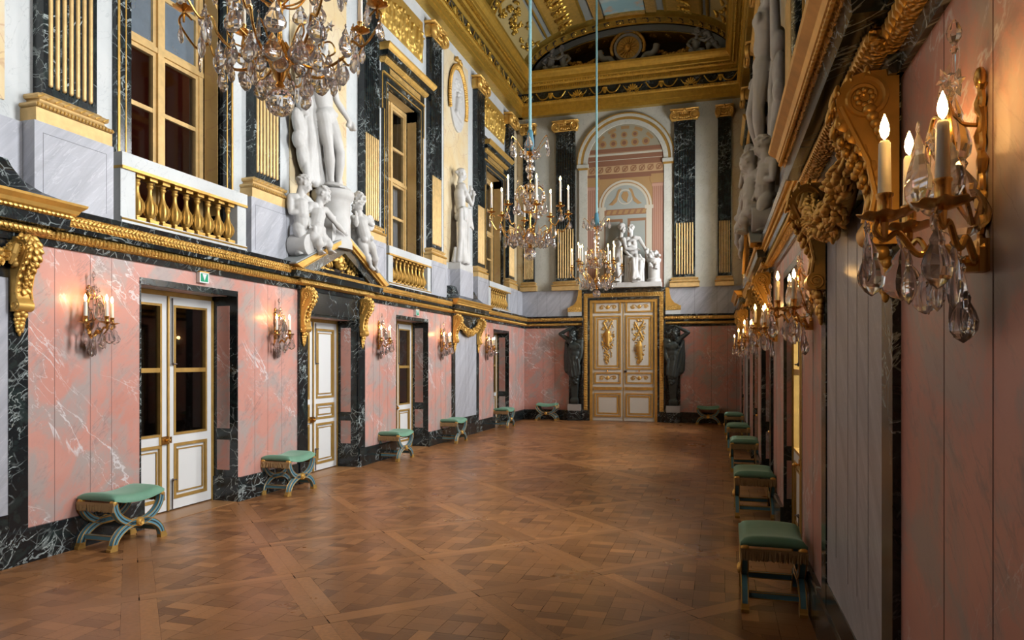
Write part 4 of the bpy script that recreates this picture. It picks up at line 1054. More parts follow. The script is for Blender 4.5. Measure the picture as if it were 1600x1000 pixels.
def f(m, a, b):
    for y, z, r in [(y, 8.03, .06) for y in (-.65,-.34,-.03,.28,.59)] + [(y, 8.265, .05) for y in (-.34,-.03,.28)]: disc(m, y, z, r, a, b, n=12)
    m.box(a, b, -1.03, 1.03, 7.78, 7.89); m.box(a, b, -1.08, 1.08, 7.40, 7.68)
part('painted_cornice', 'red', 3, f)
part('painted_cornice_line', 'cream', 4, lambda m, a, b: (m.box(a, b, -1.05, 1.05, 7.69, 7.745), m.box(a, b, -1.05, 1.05, 7.545, 7.56)))
part('painted_frieze', 'tan', 2, lambda m, a, b: m.box(a, b, -1.1, 1.1, 7.16, 7.40))
def f(m, a, b):
    for k in range(9): disc(m, -.96+.24*k, 7.28, .09, a, b, n=18, r2=.062); disc(m, -.96+.24*k, 7.28, .035, a, b, n=10); m.slab([(-1.05+.24*k, 7.20), (-.99+.24*k, 7.19), (-.87+.24*k, 7.35), (-.90+.24*k, 7.37)], a, b+.0004)
    m.box(a, b, -1.1, 1.1, 7.385, 7.40)
part('painted_scrolls', 'brown', 4, f)
part('painted_lintel', 'brown', 4, lambda m, a, b: m.box(a, b, -.72, .75, 5.95, 6.12))
for q in (-1, 1): part('painted_door_frame', 'brown', 4, lambda m, a, b: m.box(a, b, q*.36-.29, q*.36+.29, 4.1, 5.84))
part('painted_architrave', 'red', 5, lambda m, a, b: m.box(a, b, -1.1, 1.1, 7.02, 7.15))
part('painted_spandrel', 'ochre', 1, lambda m, a, b: m.box(a, b, -.78, .78, 6.2, 7.02))
def f(m, a, b): m.box(a, b, -.62, .62, 3.82, 6.2); disc(m, 0, 6.2, .62, a, b, 0, PI)
part('painted_door', 'grey', 3, f)
def f(m, a, b):
    disc(m, 0, 6.2, .76, a, b, 0, PI, 28, .70); disc(m, 0, 6.2, .67, a, b, 0, PI, 28, .61)
    for q in (-1, 1): m.box(a, b, *sorted((q*.60, q*.76)), 3.82, 6.10); m.box(a, b, *sorted((q*.56, q*.80)), 6.10, 6.20)
    disc(m, 0, 6.47, .22, a, b, n=24, r2=.19)
part('painted_inner_arch', 'cream', 5, f)
def f(m, a, b):
    disc(m, 0, 6.2, .70, a, b, 0, PI, 28, .67); m.slab([(-.11, 6.50), (-.05, 6.62), (.06, 6.62), (.10, 6.52), (.05, 6.36), (.07, 6.29), (-.02, 6.35), (-.08, 6.42)], a, b)
    for q in (-1, 1): m.slab([(q*.10, 6.72), (q*.20, 6.68), (q*.28, 6.45), (q*.40, 6.32), (q*.48, 6.26), (q*.36, 6.24), (q*.24, 6.34), (q*.18, 6.56)], a, b)
    for k in range(7): m.slab([(-.55+.17*k, 5.98), (-.45+.17*k, 5.98), (-.40+.17*k, 6.09), (-.50+.17*k, 6.09)], a, b)
part('painted_garland', 'ochre', 6, f)
part('painted_panels', 'grey', 6, lambda m, a, b: [m.box(a, b, q*.36-.21, q*.36+.21, 4.15, 5.76) for q in (-1, 1)])
def f(m, a, b):
    for q in (-1, 1): m.box(a, b, *sorted((q*.78, q*1.12)), 3.82, 6.82)
part('painted_column', 'column', 3, f)
def f(m, a, b):
    for q in (-1, 1):
        for k in range(6): y = q*.95-.14+.056*k; m.box(a, b, y-.009, y+.009, 3.9, 6.72)
        m.box(a, b, *sorted((q*.76, q*1.12)), 6.72, 6.80)
part('painted_fluting', 'column_light', 4, f)
def f(m, a, b):
    for q in (-1, 1): m.box(a, b, *sorted((q*.74, q*1.10)), 6.82, 7.08); [disc(m, q*.94+s*.13, 6.93, .11, a, b+.0006, n=16) for s in (-1, 1)]
part('painted_capital', 'ochre', 6, f)
# the real moulded arch round the painting
ar = thing('arch_moulding', 'white marble arch moulding framing the painted arch', 'arch', FF @ T(0, -2.64, 0))
m = MB(); disc(m, 0, SP, 1.38, -.01, .05, 0, PI, 40, 1.30); disc(m, 0, SP, 1.22, -.01, .035, 0, PI, 40, 1.09)
for q in (-1, 1): m.box(-.01, .04, *sorted((q*1.10, q*1.34)), 3.82, SP-.16); m.box(-.01, .07, *sorted((q*1.06, q*1.40)), SP-.10, SP)
m.build('arch_ring', M['farwhite'], ar, smooth=False)
m = MB(); disc(m, 0, SP, 1.41, -.01, .06, 0, PI, 40, 1.375); disc(m, 0, SP, 1.30, -.01, .03, 0, PI, 40, 1.22)
for q in (-1, 1): m.box(-.01, .06, *sorted((q*1.08, q*1.37)), SP-.16, SP-.10)
m.build('gilt_line', M['gilt_dull'], ar, smooth=False)

# wall behind the camera closes the room
w = MB(); w.box(-.3, 0, -1.2, 6.4, 0, 11.8); w.build('wall_near', M['pink'], None, FN, smooth=False)['kind'] = 'structure'
# ------------------------------------------------------------------ X-frame stools
def band(pts, wd, x0, x1):
    """flat curved bar in the y-z plane, width wd, between x0 and x1"""
    m = MB(); P = [Vector(p) for p in pts]; loops = []
    for i, p in enumerate(P):
        d = (P[min(i+1, len(P)-1)]-P[max(i-1, 0)]).normalized(); n = Vector((-d.y, d.x))*wd/2
        a, b = p+n, p-n; loops.append([(x0, a.x, a.y), (x1, a.x, a.y), (x1, b.x, b.y), (x0, b.x, b.y)])
    m.loft(loops); return m
def edge(pts, wd, x, off, r):
    P = [Vector(p) for p in pts]; out = []
    for i, p in enumerate(P):
        d = (P[min(i+1, len(P)-1)]-P[max(i-1, 0)]).normalized(); n = Vector((-d.y, d.x)); q = p+n*off; out.append((x, q.x, q.y))
    m = MB(); m.tube(out, r, 5); return m
def stool_meshes():
    res = []
    up = [(.275*math.sin(PI/2*k/12*1.0), .205+.215*(1-math.cos(PI/2*k/12))) for k in range(13)]
    lo = [(.285*math.sin(PI/2*k/12), .215-.195*(1-math.cos(PI/2*k/12))) for k in range(13)]
    wd = .058
    for x in (-.185, .185):
        b = MB(); e = MB()
        for s in (-1, 1):
            for path in (up, lo):
                p = [(s*y, z) for y, z in path]
                bb = band(p, wd, x-.021, x+.021); b.add(bb.v, bb.f)
                for xx in (x-.021, x+.021):
                    for off in (-wd/2+.002, wd/2-.002): ee = edge(p, wd, xx, off, .0048); e.add(ee.v, ee.f)
        dk = MB()
        for s in (-1, 1):
            for path in (up, lo):
                p = [(s*y, z) for y, z in path[1:]]; bb = band(p, .012, x-.0225, x+.0225); dk.add(bb.v, bb.f)
        res += [('cross_frame', b.mesh('cross_frame', ang=40), 'blue_paint'), ('gilt_edge', e.mesh('gilt_edge'), 'gilt_dull'), ('dark_groove', dk.mesh('dark_groove'), 'dark_blue_paint')]
        md = MB(); sx = 1 if x > 0 else -1
        md.lathe([(.002,.02),(.020,.026),(.026,.02),(.034,.022),(.043,.012),(.045,-.006),(.002,-.006)], 18, M=Matrix.Rotation(sx*PI/2, 3, 'Y'), c=(x+sx*.021, 0, .21))
        res.append(('medallion', md.mesh('medallion', ang=50), 'gilt'))
        for s in (-1, 1):
            fi = MB(); fi.lathe([(.004,-.026),(.020,-.026),(.027,-.014),(.027,.012),(.020,.026),(.004,.03)], 14, M=Matrix.Rotation(PI/2, 3, 'Y'), c=(x, s*.278, .432)); res.append(('finial', fi.mesh('finial', ang=50), 'gilt'))
            ft = MB(); ft.loft([[(x-.026, s*y0, z), (x+.026, s*y0, z), (x+.026, s*y1, z), (x-.026, s*y1, z)] for z, y0, y1 in ((0,.255,.335),(.022,.255,.335),(.03,.255,.325),(.055,.255,.315))]); res.append(('foot', ft.mesh('foot', smooth=False), 'gilt_dull'))
    for s in (-1, 1):
        st = MB(); st.box(-.168, .168, s*.245-.015, s*.245+.015, .082, .122); res.append(('stretcher', st.mesh('stretcher', smooth=False), 'blue_paint'))
        sg_ = MB()
        for z in (.082, .122):
            for y in (-.015, .015): sg_.tube([(-.165, s*.245+y, z), (.165, s*.245+y, z)], .004, 5)
        res.append(('gilt_edge', sg_.mesh('gilt_edge'), 'gilt_dull'))
        fr = MB(); rnd = random.Random(2)
        fr.box(-.212, .212, s*.296-.010, s*.296+.010, .405, .43)
        for k in range(100):
            xx = -.21+.42*k/99; L = .060+rnd.uniform(-.007, .006)
            fr.cap((xx, s*(.298+rnd.uniform(-.004,.008)), .415), (xx+rnd.uniform(-.005,.005), s*(.300+rnd.uniform(-.006,.012)), .415-L), .0055, .0042, 5)
        res.append(('fringe', fr.mesh('fringe'), 'fringe'))
    # saddle cushion
    c = MB(); ny, nx = 28, 16; top = []; bot = []
    for i in range(ny+1):
        y = -.295+.59*i/ny; t = y/.295; sad = .407+.045*t*t; ey = max(0, 1-((abs(t)-.0)**8))
        rt = []; rb = []
        for j in range(nx+1):
            x = -.215+.43*j/nx; q = x/.215; ex = max(0, 1-abs(q)**6)
            h = (.018+.050*(ex**.5)*(ey**.5)+.010*(1-q*q)); rt.append((x, y, sad+h)); rb.append((x, y, sad-.004))
        top.append(rt); bot.append(rb)
    W = nx+1
    vs = [p for r in top for p in r] + [p for r in bot for p in r]; o = (ny+1)*W; fs = []
    for i in range(ny):
        for j in range(nx):
            a = i*W+j; fs.append((a, a+1, a+W+1, a+W)); fs.append((o+a, o+a+W, o+a+W+1, o+a+1))
    for i in range(ny): a = i*W; fs.append((a, a+W, o+a+W, o+a)); a = i*W+nx; fs.append((a, o+a, o+a+W, a+W))
    for j in range(nx): fs.append((j, o+j, o+j+1, j+1)); a = ny*W+j; fs.append((a, a+1, o+a+1, o+a))
    c.add(vs, fs); res.append(('seat', c.mesh('seat', ang=80), 'velvet'))
    return res
STOOL = stool_meshes()
SG = 'green silk X-frame stools'
st0 = None
for x, y, a, lab in ((-5.42, 5.33, 0, 'nearest green stool on the lit wall, with gold fringe, beside the first glazed door'), (-5.45, 8.05, 0, 'green X-frame stool between the first glazed door and the white solid door'),
    (-5.48, 11.28, 0, 'green X-frame stool before the second glazed door on the lit wall'), (-5.49, 14.08, 0, 'green X-frame stool at the near corner of the grey panel on the lit wall'), (-5.47, 17.70, 0, 'farthest green X-frame stool along the lit wall'),
    (-4.88, 20.12, -PI/2, 'green X-frame stool against the end wall, left of the great door'), (-.33, 20.12, -PI/2, 'dim green X-frame stool against the end wall, right of the great door'),
    (.345, 5.36, PI, 'nearest green stool on the shaded wall, seen from its fringed end'), (.36, 8.40, PI, 'second green stool from the front along the shaded wall'), (.36, 11.75, PI, 'third green stool from the front along the shaded wall'),
    (.33, 14.45, PI, 'fourth green stool from the front along the shaded wall'), (.30, 17.5, PI, 'farthest green stool along the shaded wall, smallest of its row')):
    Mx = T(x, y, 0) @ RZ(a)
    if st0 is None:
        st0 = thing('stool', lab, 'stool', Mx, SG)
        for nm, me, mt in STOOL: link(nm, me, M[mt], st0)
    else: dup(st0, Mx, lab)

# ------------------------------------------------------------------ shared candle and crystal pieces
def lathe_mesh(nm, prof, seg=16, sx=1, sy=1, ang=40): m = MB(); m.lathe(prof, seg, sx=sx, sy=sy); return m.mesh(nm, ang=ang)
def candle_set(h):
    return (lathe_mesh('candle', [(.0165,0),(.0155,.05),(.0142,h-.008),(.010,h-.001),(.002,h)], 14), lathe_mesh('wick', [(.0016,h-.008),(.0016,h+.010)], 6),
            lathe_mesh('flame', [(.0015,h+.003),(.0085,h+.012),(.0118,h+.025),(.0098,h+.041),(.0052,h+.055),(.0008,h+.067)], 10, ang=80))
CS = {.15: candle_set(.15), .30: candle_set(.30)}
def pan_mesh():
    m = MB(); loops = []
    for r, z, wv in ((.012,-.012,0),(.03,-.006,0),(.050,.002,.003),(.062,.008,.006),(.0625,.010,.006),(.05,.006,.003),(.02,.0,0)):
        loops.append([((r+wv*.6*math.cos(9*a))*math.cos(a), (r+wv*.6*math.cos(9*a))*math.sin(a), z+wv*.35*math.cos(9*a)) for a in [2*PI*k/72 for k in range(72)]])
    m.loft(loops); m.lathe([(.014,0),(.020,.004),(.020,.012),(.0175,.02),(.0175,.05),(.021,.054),(.021,.06),(.017,.062)], 16)
    return m.mesh('drip_pan', ang=45)
PAN = pan_mesh()
# pear drop (flat, faceted), spear, star and ball; hung from z = 0 downward, about 0.12 long
PEAR = lathe_mesh('p', [(.002,0),(.007,-.008),(.003,-.016),(.011,-.027),(.020,-.040),(.018,-.049),(.031,-.066),(.039,-.085),(.036,-.102),(.019,-.117),(.002,-.125)], 10, 1, .36, 12)
SPEAR = lathe_mesh('s', [(.002,0),(.008,-.008),(.003,-.016),(.006,-.026),(.011,-.05),(.014,-.10),(.009,-.125),(.002,-.138)], 6, 1, .6, 12)
def star_mesh():
    m = MB(); pts = [(0, (.030 if k % 2 == 0 else .014)*math.cos(PI*k/6), (.030 if k % 2 == 0 else .014)*math.sin(PI*k/6)) for k in range(12)]
    vs = pts + [(.010,0,0), (-.010,0,0)]; m.add(vs, [(k, (k+1)%12, 12) for k in range(12)] + [((k+1)%12, k, 13) for k in range(12)]); return m.mesh('star', ang=10)
STAR = star_mesh()
BALLM = lathe_mesh('ball', [(.085*math.cos(t)+.001, .085*math.sin(t)) for t in [-PI/2+PI*k/22 for k in range(23)]], 32, ang=6)
def hang(root, me, nm, p, s=1.0, a=0.0, mat='crystal'):
    o = link(nm, me, M[mat], root); o.location = p; o.rotation_euler = (0, 0, a); o.scale = (s, s, s); return o
def candle(root, p, h=.15):
    link('drip_pan', PAN, M['brass'], root).location = p
    c = link('candle', CS[h][0], M['wax'], root); c.location = (p[0], p[1], p[2]+.045)
    link('flame', CS[h][2], M['flame'], c); link('wick', CS[h][1], M['iron'], c)
    return c

# ------------------------------------------------------------------ three-light wall sconces
def sconce_build(M0, lab):
    r = thing('sconce', lab, 'wall sconce', M0, 'three candle crystal sconces')
    m = MB(); m.tube([(.012, .012*math.sin(k*1.3), .02+.42*k/20) for k in range(21)], [.011+.004*math.sin(k*1.9) for k in range(21)], 8); m.tube([(.012, -.012*math.sin(k*1.3), .02+.42*k/20) for k in range(21)], .008, 6)
    m.box(0, .022, -.022, .022, -.02, .06); m.box(0, .05, -.018, .018, -.02, .02); m.ell((.014, 0, .455), (.014, .016, .028))
    m.build('back_plate', M['brass'], r)
    tips = [(.225, 0, .125), (.135, .145, .12), (.135, -.145, .12)]
    for i, t in enumerate(tips):
        u = Vector((t[0], t[1], 0)).normalized(); Lr = Vector((t[0], t[1], 0)).length
        P = [(.03, 0, .0)] + [tuple(u*Lr*q + Vector((0,0,z))) for q, z in ((.30,.010),(.48,.055),(.60,.030),(.70,.035),(.86,.085),(1.0,.07),(1.10,.095),(1.06,.12),(.99,.11))]
        m = MB(); c = bez(P, 7); m.tube(c, [.0095-.0035*k/len(c) for k in range(len(c))], 7); m.cap(tuple(u*Lr+Vector((0,0,.075))), t, .008, .011, 8); m.build('arm', M['brass'], r)
        candle(r, t)
    # upper scroll that carries the crystals
    for s in (-1, 1):
        m = MB(); c = bez([(.03,0,.10),(.07,s*.05,.20),(.10,s*.085,.30),(.10,s*.06,.38),(.09,s*.015,.36),(.085,s*.02,.31)], 7); m.tube(c, .0055, 6); m.build('upper_scroll', M['brass'], r)
    m = MB(); c = bez([(.02,0,.34),(.06,0,.35),(.085,0,.39),(.07,0,.43)], 6); m.tube(c, .006, 6); m.build('finial_stem', M['brass'], r)
    m = MB(); m.lathe([(.002,.0),(.016,.008),(.008,.02),(.013,.03),(.005,.045),(.004,.10),(.010,.11),(.004,.12),(.016,.14),(.018,.155),(.010,.175),(.002,.185)], 8, c=(.07, 0, .42)); m.build('crystal_finial', M['crystal'], r, ang=15)
    rnd = random.Random(3)
    for p, s, k in (((.07,0,.44),1.6,0),((.15,.0,.36),1.8,0),((.12,.05,.20),1.1,0),((.10,.085,.30),1.3,0),((.10,-.085,.30),1.3,0),((.10,.03,.36),1.2,1),((.10,-.03,.36),1.2,1),((.05,0,.26),1.6,0),
                    ((.255,0,.09),1.3,0),((.15,.16,.09),1.3,0),((.15,-.16,.09),1.3,0),((.17,.0,.06),1.25,0),((.10,.10,.05),1.2,1),((.10,-.10,.05),1.2,1),((.06,.03,.0),1.3,1),((.06,-.03,.0),1.3,1),((.05,0,-.03),1.3,0),((.27,.03,.10),1.0,1),((.12,.05,.02),1.1,0),((.12,-.05,.02),1.1,0)):
        hang(r, (PEAR, SPEAR)[k], 'pear_drop' if k == 0 else 'spear_drop', p, s, rnd.uniform(0, 3))
    for p, s in (((.08,.045,.43),1.5),((.08,-.045,.43),1.5),((.09,.0,.46),1.3),((.13,.03,.30),1.2),((.11,.0,.29),1.3),((.265,0,.10),.8),((.155,.165,.10),.8),((.155,-.165,.10),.8),((.06,0,.015),.8)): hang(r, STAR, 'crystal_star', p, s, rnd.uniform(-.6,.6))
    return r
s0 = None
for side, u, lab in ((L, 5.17, 'nearest crystal sconce on the lit pink wall, left of the first glazed door'), (L, 8.04, 'crystal sconce between the first glazed door and the pedimented door, lit wall'), (L, 10.98, 'crystal sconce just beyond the pedimented door on the lit wall'),
    (L, 13.80, 'crystal sconce just before the grey panel on the lit wall'), (L, 16.78, 'farthest crystal sconce on the lit wall, beyond the grey panel'),
    (Rr, 1.975, 'largest crystal sconce, close by at the right edge of the photo'), (Rr, 5.17, 'second crystal sconce along the shaded wall, just beyond the big grey panel'), (Rr, 8.04, 'third crystal sconce along the shaded wall'),
    (Rr, 10.98, 'fourth crystal sconce along the shaded wall, in the far cluster'), (Rr, 13.80, 'fifth crystal sconce along the shaded wall, in the far cluster'), (Rr, 16.78, 'farthest crystal sconce on the shaded wall')):
    M0 = side['F'] @ T(0, side['sg']*u, 1.94)
    if s0 is None: s0 = sconce_build(M0, lab)
    else: dup(s0, M0, lab)

# ------------------------------------------------------------------ chandeliers
def chandelier(x, y, z, lab, na=8, seed=1, rot=0.0, R=.55, dense=False):
    r = thing('chandelier', lab, 'chandelier', T(x, y, z), 'crystal chandeliers'); rnd = random.Random(seed)
    hang(r, BALLM, 'crystal_ball', (0,0,0))
    m = MB(); m.tube([(0,0,1.70), (0,0,11.36-z)], .022, 10); m.build('cord', M['cord'], r)
    m = MB(); m.lathe([(.03,1.74),(.045,1.70),(.042,1.66),(.055,1.60),(.062,1.46),(.05,1.42)], 14); m.build('tassel', M['cord_dark'], r)
    m = MB(); m.lathe([(.004,.08),(.03,.10),(.02,.12),(.055,.20),(.07,.24),(.05,.28),(.02,.32),(.010,.50),(.02,.54),(.010,.60),(.010,1.38),(.06,1.40),(.075,1.42),(.04,1.46),(.01,1.47)], 16); m.build('stem', M['brass'], r)
    for zc, rr in ((1.20,.068),(1.09,.045),(.95,.055),(.80,.07),(.66,.05),(1.31,.05)):
        m = MB(); m.lathe([(max(.002, rr*math.cos(t)), zc+rr*1.05*math.sin(t)) for t in [-PI/2+PI*k/8 for k in range(9)]], 10); m.build('stem_crystal', M['crystal'], r, ang=20)
    k = 0
    def H(me, rad, a, zz, s): hang(r, me, 'pear_drop' if me is PEAR else ('spear_drop' if me is SPEAR else 'crystal_star'), (rad*math.cos(a), rad*math.sin(a), zz), s, a+PI/2+rnd.uniform(-.5,.5) if me is not STAR else a+rnd.uniform(-.4,.4))
    for i in range(na):
        a = rot+2*PI*i/na; lift = .0 if i % 2 == 0 else (.10 if na > 9 else .03); RR = R if i % 2 == 0 else R*(.80 if na > 9 else .93)
        P = [(.03,.36),(.10,.24),(.24,.20),(.36,.27),(.40,.36),(.46,.33),(.52,.40),(.57,.50),(.54,.55),(.50,.51)]
        pts = bez([(q*RR/.55*math.cos(a), q*RR/.55*math.sin(a), zz+lift*min(1, q*2)) for q, zz in P], 6)
        m = MB(); m.tube(pts, [.010-.004*j/len(pts) for j in range(len(pts))], 7)
        m.tube(bez([(q*RR/.55*math.cos(a), q*RR/.55*math.sin(a), zz+lift*min(1,q*2)) for q, zz in ((.12,.24),(.20,.33),(.28,.36),(.31,.30),(.27,.27))], 5), .0055, 6)
        tip = (.545*RR/.55*math.cos(a), .545*RR/.55*math.sin(a), .575+lift); m.cap((tip[0], tip[1], .50+lift), tip, .007, .010, 7)
        m.build('arm', M['brass'], r); candle(r, tip, .30)
        H(PEAR, RR*1.02, a, .51+lift, 1.15); H(SPEAR, RR*.78, a+.12, .33+lift, 1.2)
        if na < 10 or i % 2 == 0: H(PEAR, RR*.62, a-.1, .25+lift, 1.35)
    for i in range(6):                      # crown
        a = rot+.3+2*PI*i/6; m = MB(); m.tube(bez([(q*math.cos(a), q*math.sin(a), zz) for q, zz in ((.03,1.42),(.12,1.46),(.20,1.56),(.27,1.62),(.29,1.585))], 5), .005, 6); m.build('crown_arm', M['brass'], r)
        H(PEAR, .285, a, 1.60, 1.6); H(PEAR, .13, a+.5, 1.50, 1.2)
    for i in range(8):                      # inner scrolls with large drops
        a = rot+.2+2*PI*i/8; m = MB(); m.tube(bez([(q*math.cos(a), q*math.sin(a), zz) for q, zz in ((.02,.58),(.12,.62),(.20,.74),(.20,.88),(.13,.95),(.10,.88))], 5), .006, 6); m.build('inner_scroll', M['brass'], r)
        H(PEAR, .20, a, .92, 1.5); H(PEAR, .22, a+.35, .72, 1.3); 
        if i % 2 == 0: H(STAR, .2, a+.2, .98, 1.6)
    for i in range(14): H(PEAR, .30, rot+2*PI*i/14, .31, 1.5)
    for i in range(9): H(PEAR, .17, rot+.2+2*PI*i/9, .27, 1.25)
    if dense:
        for i in range(9): H(PEAR, .52, rot+.15+2*PI*i/9, .66, 1.4)
        for i in range(8): H(PEAR, .36, rot+.4+2*PI*i/8, .80, 1.5)
        for i in range(12): H(PEAR, .44, rot+.3+2*PI*i/12, .42, 1.6)
        for i in range(6): H(STAR, .40, rot+2*PI*i/6, .62, 1.5)
    return r
chandelier(-2.56, 3.69, 3.275, 'nearest chandelier, cut off by the top of the photo, glass ball below', 8, 1, .25, .60, True)
chandelier(-2.56, 9.53, 3.21, 'middle chandelier on a pale blue cord, in front of the far left corner', 8, 2, .42, .55)
chandelier(-2.56, 15.05, 3.175, 'farthest chandelier on a blue cord, in front of the seated couple', 12, 3, .1, .54)

# ------------------------------------------------------------------ green exit signs over the glazed doors
for u, lab in ((6.66, 'small green and white arrow sign over the first glazed door'), (12.52, 'tiny green and white arrow sign over the second glazed door')):
    r = thing('exit_sign', lab, 'exit sign', FL @ T(.005, u, 2.60), 'green arrow signs')
    m = MB(); m.box(0, .045, -.075, .075, 0, .115); m.build('housing', M['sign_white'], r, smooth=False)
    m = MB(); m.box(.045, .047, -.058, .058, .012, .103); m.build('green_face', M['sign_green'], r, smooth=False)
    m = MB(); m.slab([(-.034, .098), (.034, .098), (.0, .022)], .047, .0485); m.build('arrow', M['sign_white'], r, smooth=False)
    m = MB(); m.box(0, .05, -.078, .078, .115, .128); m.build('gilt_cap', M['gilt'], r, smooth=False)
# ------------------------------------------------------------------ carved figures
def lerp(a, b, t): return Vector(a)*(1-t)+Vector(b)*t
def limb(m, pts, rr):
    for i in range(len(pts)-1): m.cap(pts[i], pts[i+1], rr[i], rr[i+1], 12)
def hand(m, w, d, s, side=None):
    """palm, four unequal bent fingers and a thumb from the wrist w along d"""
    w = Vector(w); d = Vector(d).normalized(); n = d.orthogonal().normalized() if side is None else Vector(side).normalized(); n = (n-d*n.dot(d)).normalized(); b = d.cross(n)
    R = Matrix((d, n, b)).transposed()
    m.ell(tuple(w+d*.40*s), (.42*s, .34*s, .16*s), R, 2)
    for k in range(4):
        o = w+d*.70*s+n*(.26-.175*k)*s; L = (.52,.60,.56,.44)[k]*s; k1 = o+d*L*.55+b*.05*s; k2 = k1+d*L*.42+b*.20*s
        m.cap(o, k1, .095*s, .085*s, 7); m.cap(k1, k2, .085*s, .07*s, 7)
    o = w+d*.20*s+n*.30*s; k1 = o+(d*.7+n*.6).normalized()*.32*s; m.cap(o, k1, .10*s, .09*s, 7); m.cap(k1, k1+(d*.95+b*.2)*.24*s, .09*s, .075*s, 7)
def head(m, c, s, yaw=0, pitch=0, hair='curl', seed=0, neck=None, beard=False, roll=0):
    R = Matrix.Rotation(yaw, 3, 'Z') @ Matrix.Rotation(pitch, 3, 'Y') @ Matrix.Rotation(roll, 3, 'X'); c = Vector(c); P = lambda x, y, z: tuple(c + R @ Vector((x*s, y*s, z*s)))
    def E(p, r, RR=None, sub=2): m.ell(P(*p), tuple(q*s for q in r), R @ RR if RR else R, sub)
    E((-.04, 0, .10), (.40, .33, .38)); E((.10, 0, -.12), (.29, .265, .36)); E((.20, 0, -.36), (.13, .14, .11))
    E((.34, 0, .12), (.08, .24, .055)); m.cap(P(.37, 0, .08), P(.46, 0, -.10), .035*s, .06*s, 7); E((.42, 0, -.12), (.05, .075, .04), None, 1)
    for q in (-1, 1):
        E((.315, q*.125, .02), (.055, .075, .045)); E((.25, q*.19, -.12), (.10, .10, .13)); E((-.02, q*.335, .0), (.075, .035, .13)); E((-.01, q*.345, -.07), (.04, .03, .05), None, 1)
    E((.355, 0, -.215), (.055, .105, .026)); E((.345, 0, -.265), (.055, .09, .03))
    rnd = random.Random(seed)
    if hair:
        for k in range(46 if hair == 'curl' else 34):
            th = rnd.uniform(-PI, PI); ph = rnd.uniform(-.15, PI/2); x = .38*math.cos(ph)*math.cos(th)-.05; y = .33*math.cos(ph)*math.sin(th); z = .12+.37*math.sin(ph)
            if x > .12 and z < .30: continue
            E((x, y, z), (.095, .095, .07), Matrix.Rotation(rnd.uniform(0, 3), 3, 'Z'), 1)
        if hair == 'bun': E((-.46, 0, .12), (.17, .16, .16)); E((-.10, 0, .22), (.39, .37, .33))
    if beard:
        for k in range(16): E((.28+rnd.uniform(-.06,.08), rnd.uniform(-.2,.2), -.36+rnd.uniform(-.16,.06)), (.08,.07,.10), None, 1)
    if neck is not None: m.cap(P(-.06, 0, -.20), neck, .20*s, .23*s, 12)
def person(m, J, h, fat=1.0, female=False, yaw=0, pitch=0, hair='curl', seed=0, child=False, beard=False, roll=0, hs=None, pecs=1.0):
    f = h*fat; hs = hs or h*(.262 if child else .136)
    sh = lambda a: Vector(J[a])
    pel, ch, nk = sh('pelvis'), sh('chest'), sh('neck')
    ax = (sh('sL')-sh('sR')).normalized(); up = (nk-pel).normalized(); fw = ax.cross(up).normalized(); ax2 = up.cross(fw).normalized(); Rt = Matrix((fw, ax2, up)).transposed()
    m.ell(tuple(ch), (.066*f, .088*f, .098*h), Rt, 3); m.ell(tuple(lerp(pel, ch, .48)), (.058*f, .072*f, .115*h), Rt, 3)
    m.ell(tuple(pel), (.066*f, .086*f, .072*h), Rt, 3)
    if not child: m.ell(tuple(lerp(pel, ch, .72)), (.060*f, .080*f, .115*h), Rt, 3)
    for q in (-1, 1): m.ell(tuple(pel-fw*.035*f+ax2*q*.042*f-up*.02*h), (.052*f,.046*f,.055*h), Rt, 2)
    m.cap(tuple(lerp(ch, nk, .70)+ax2*.055*f), tuple(sh('sL')), .040*f, .036*f); m.cap(tuple(lerp(ch, nk, .70)-ax2*.055*f), tuple(sh('sR')), .040*f, .036*f)
    if female:
        for q in (-1, 1): m.ell(tuple(ch+fw*.055*f+ax2*q*.042*f+up*.008*h), (.030*f,.034*f,.034*f), Rt, 2)
    elif not child:
        for q in (-1, 1): m.ell(tuple(ch+fw*(.046 if pecs == 1 else .052)*f+ax2*q*.042*f+up*.02*h), (.026*f*pecs,.044*f,.036*f), Rt, 2); m.ell(tuple(lerp(pel, ch, .45)+fw*.046*f+ax2*q*.018*f), (.016*f,.020*f,.055*h), Rt, 2)
    else: m.cap(tuple(pel), tuple(ch), .080*f, .074*f, 14); m.ell(tuple(lerp(pel, ch, .35)+fw*.035*f), (.052*f,.06*f,.06*h), Rt, 2)
    c = 1.25 if child else 1
    for s in 'LR':
        a, b, w = sh('s'+s), sh('e'+s), sh('w'+s)
        limb(m, [a, lerp(a, b, .45), b], [.033*f, .030*f*c, .0235*f]); limb(m, [b, lerp(b, w, .35), w], [.0235*f, .0255*f*c, .0165*f])
        hand(m, w, J.get('d'+s, tuple(w-b)), h*(.060 if not child else .066), J.get('n'+s))
        if 'k'+s in J:
            a, b, w = sh('h'+s), sh('k'+s), sh('a'+s)
            limb(m, [a, lerp(a, b, .35), b], [.050*f, .050*f*c, .034*f]); m.ell(tuple(b), (.036*f,)*3)
            limb(m, [b, lerp(b, w, .33), lerp(b, w, .8), w], [.034*f, .038*f*c, .023*f, .021*f])
            t = Vector(J.get('t'+s, tuple(w+fw*.10*h-Vector((0,0,.02*h))))); m.cap(tuple(w-Vector((0,0,.012*h))), tuple(lerp(w, t, .6)), .024*f, .022*f); 
            for k in range(4): o = lerp(w, t, .6)+ax2*(k-1.5)*.012*f; m.cap(tuple(o), tuple(o+(t-w)*.38), .011*f, .008*f, 6)
    head(m, J['head'], hs, yaw, pitch, hair, seed, tuple(nk), beard, roll)
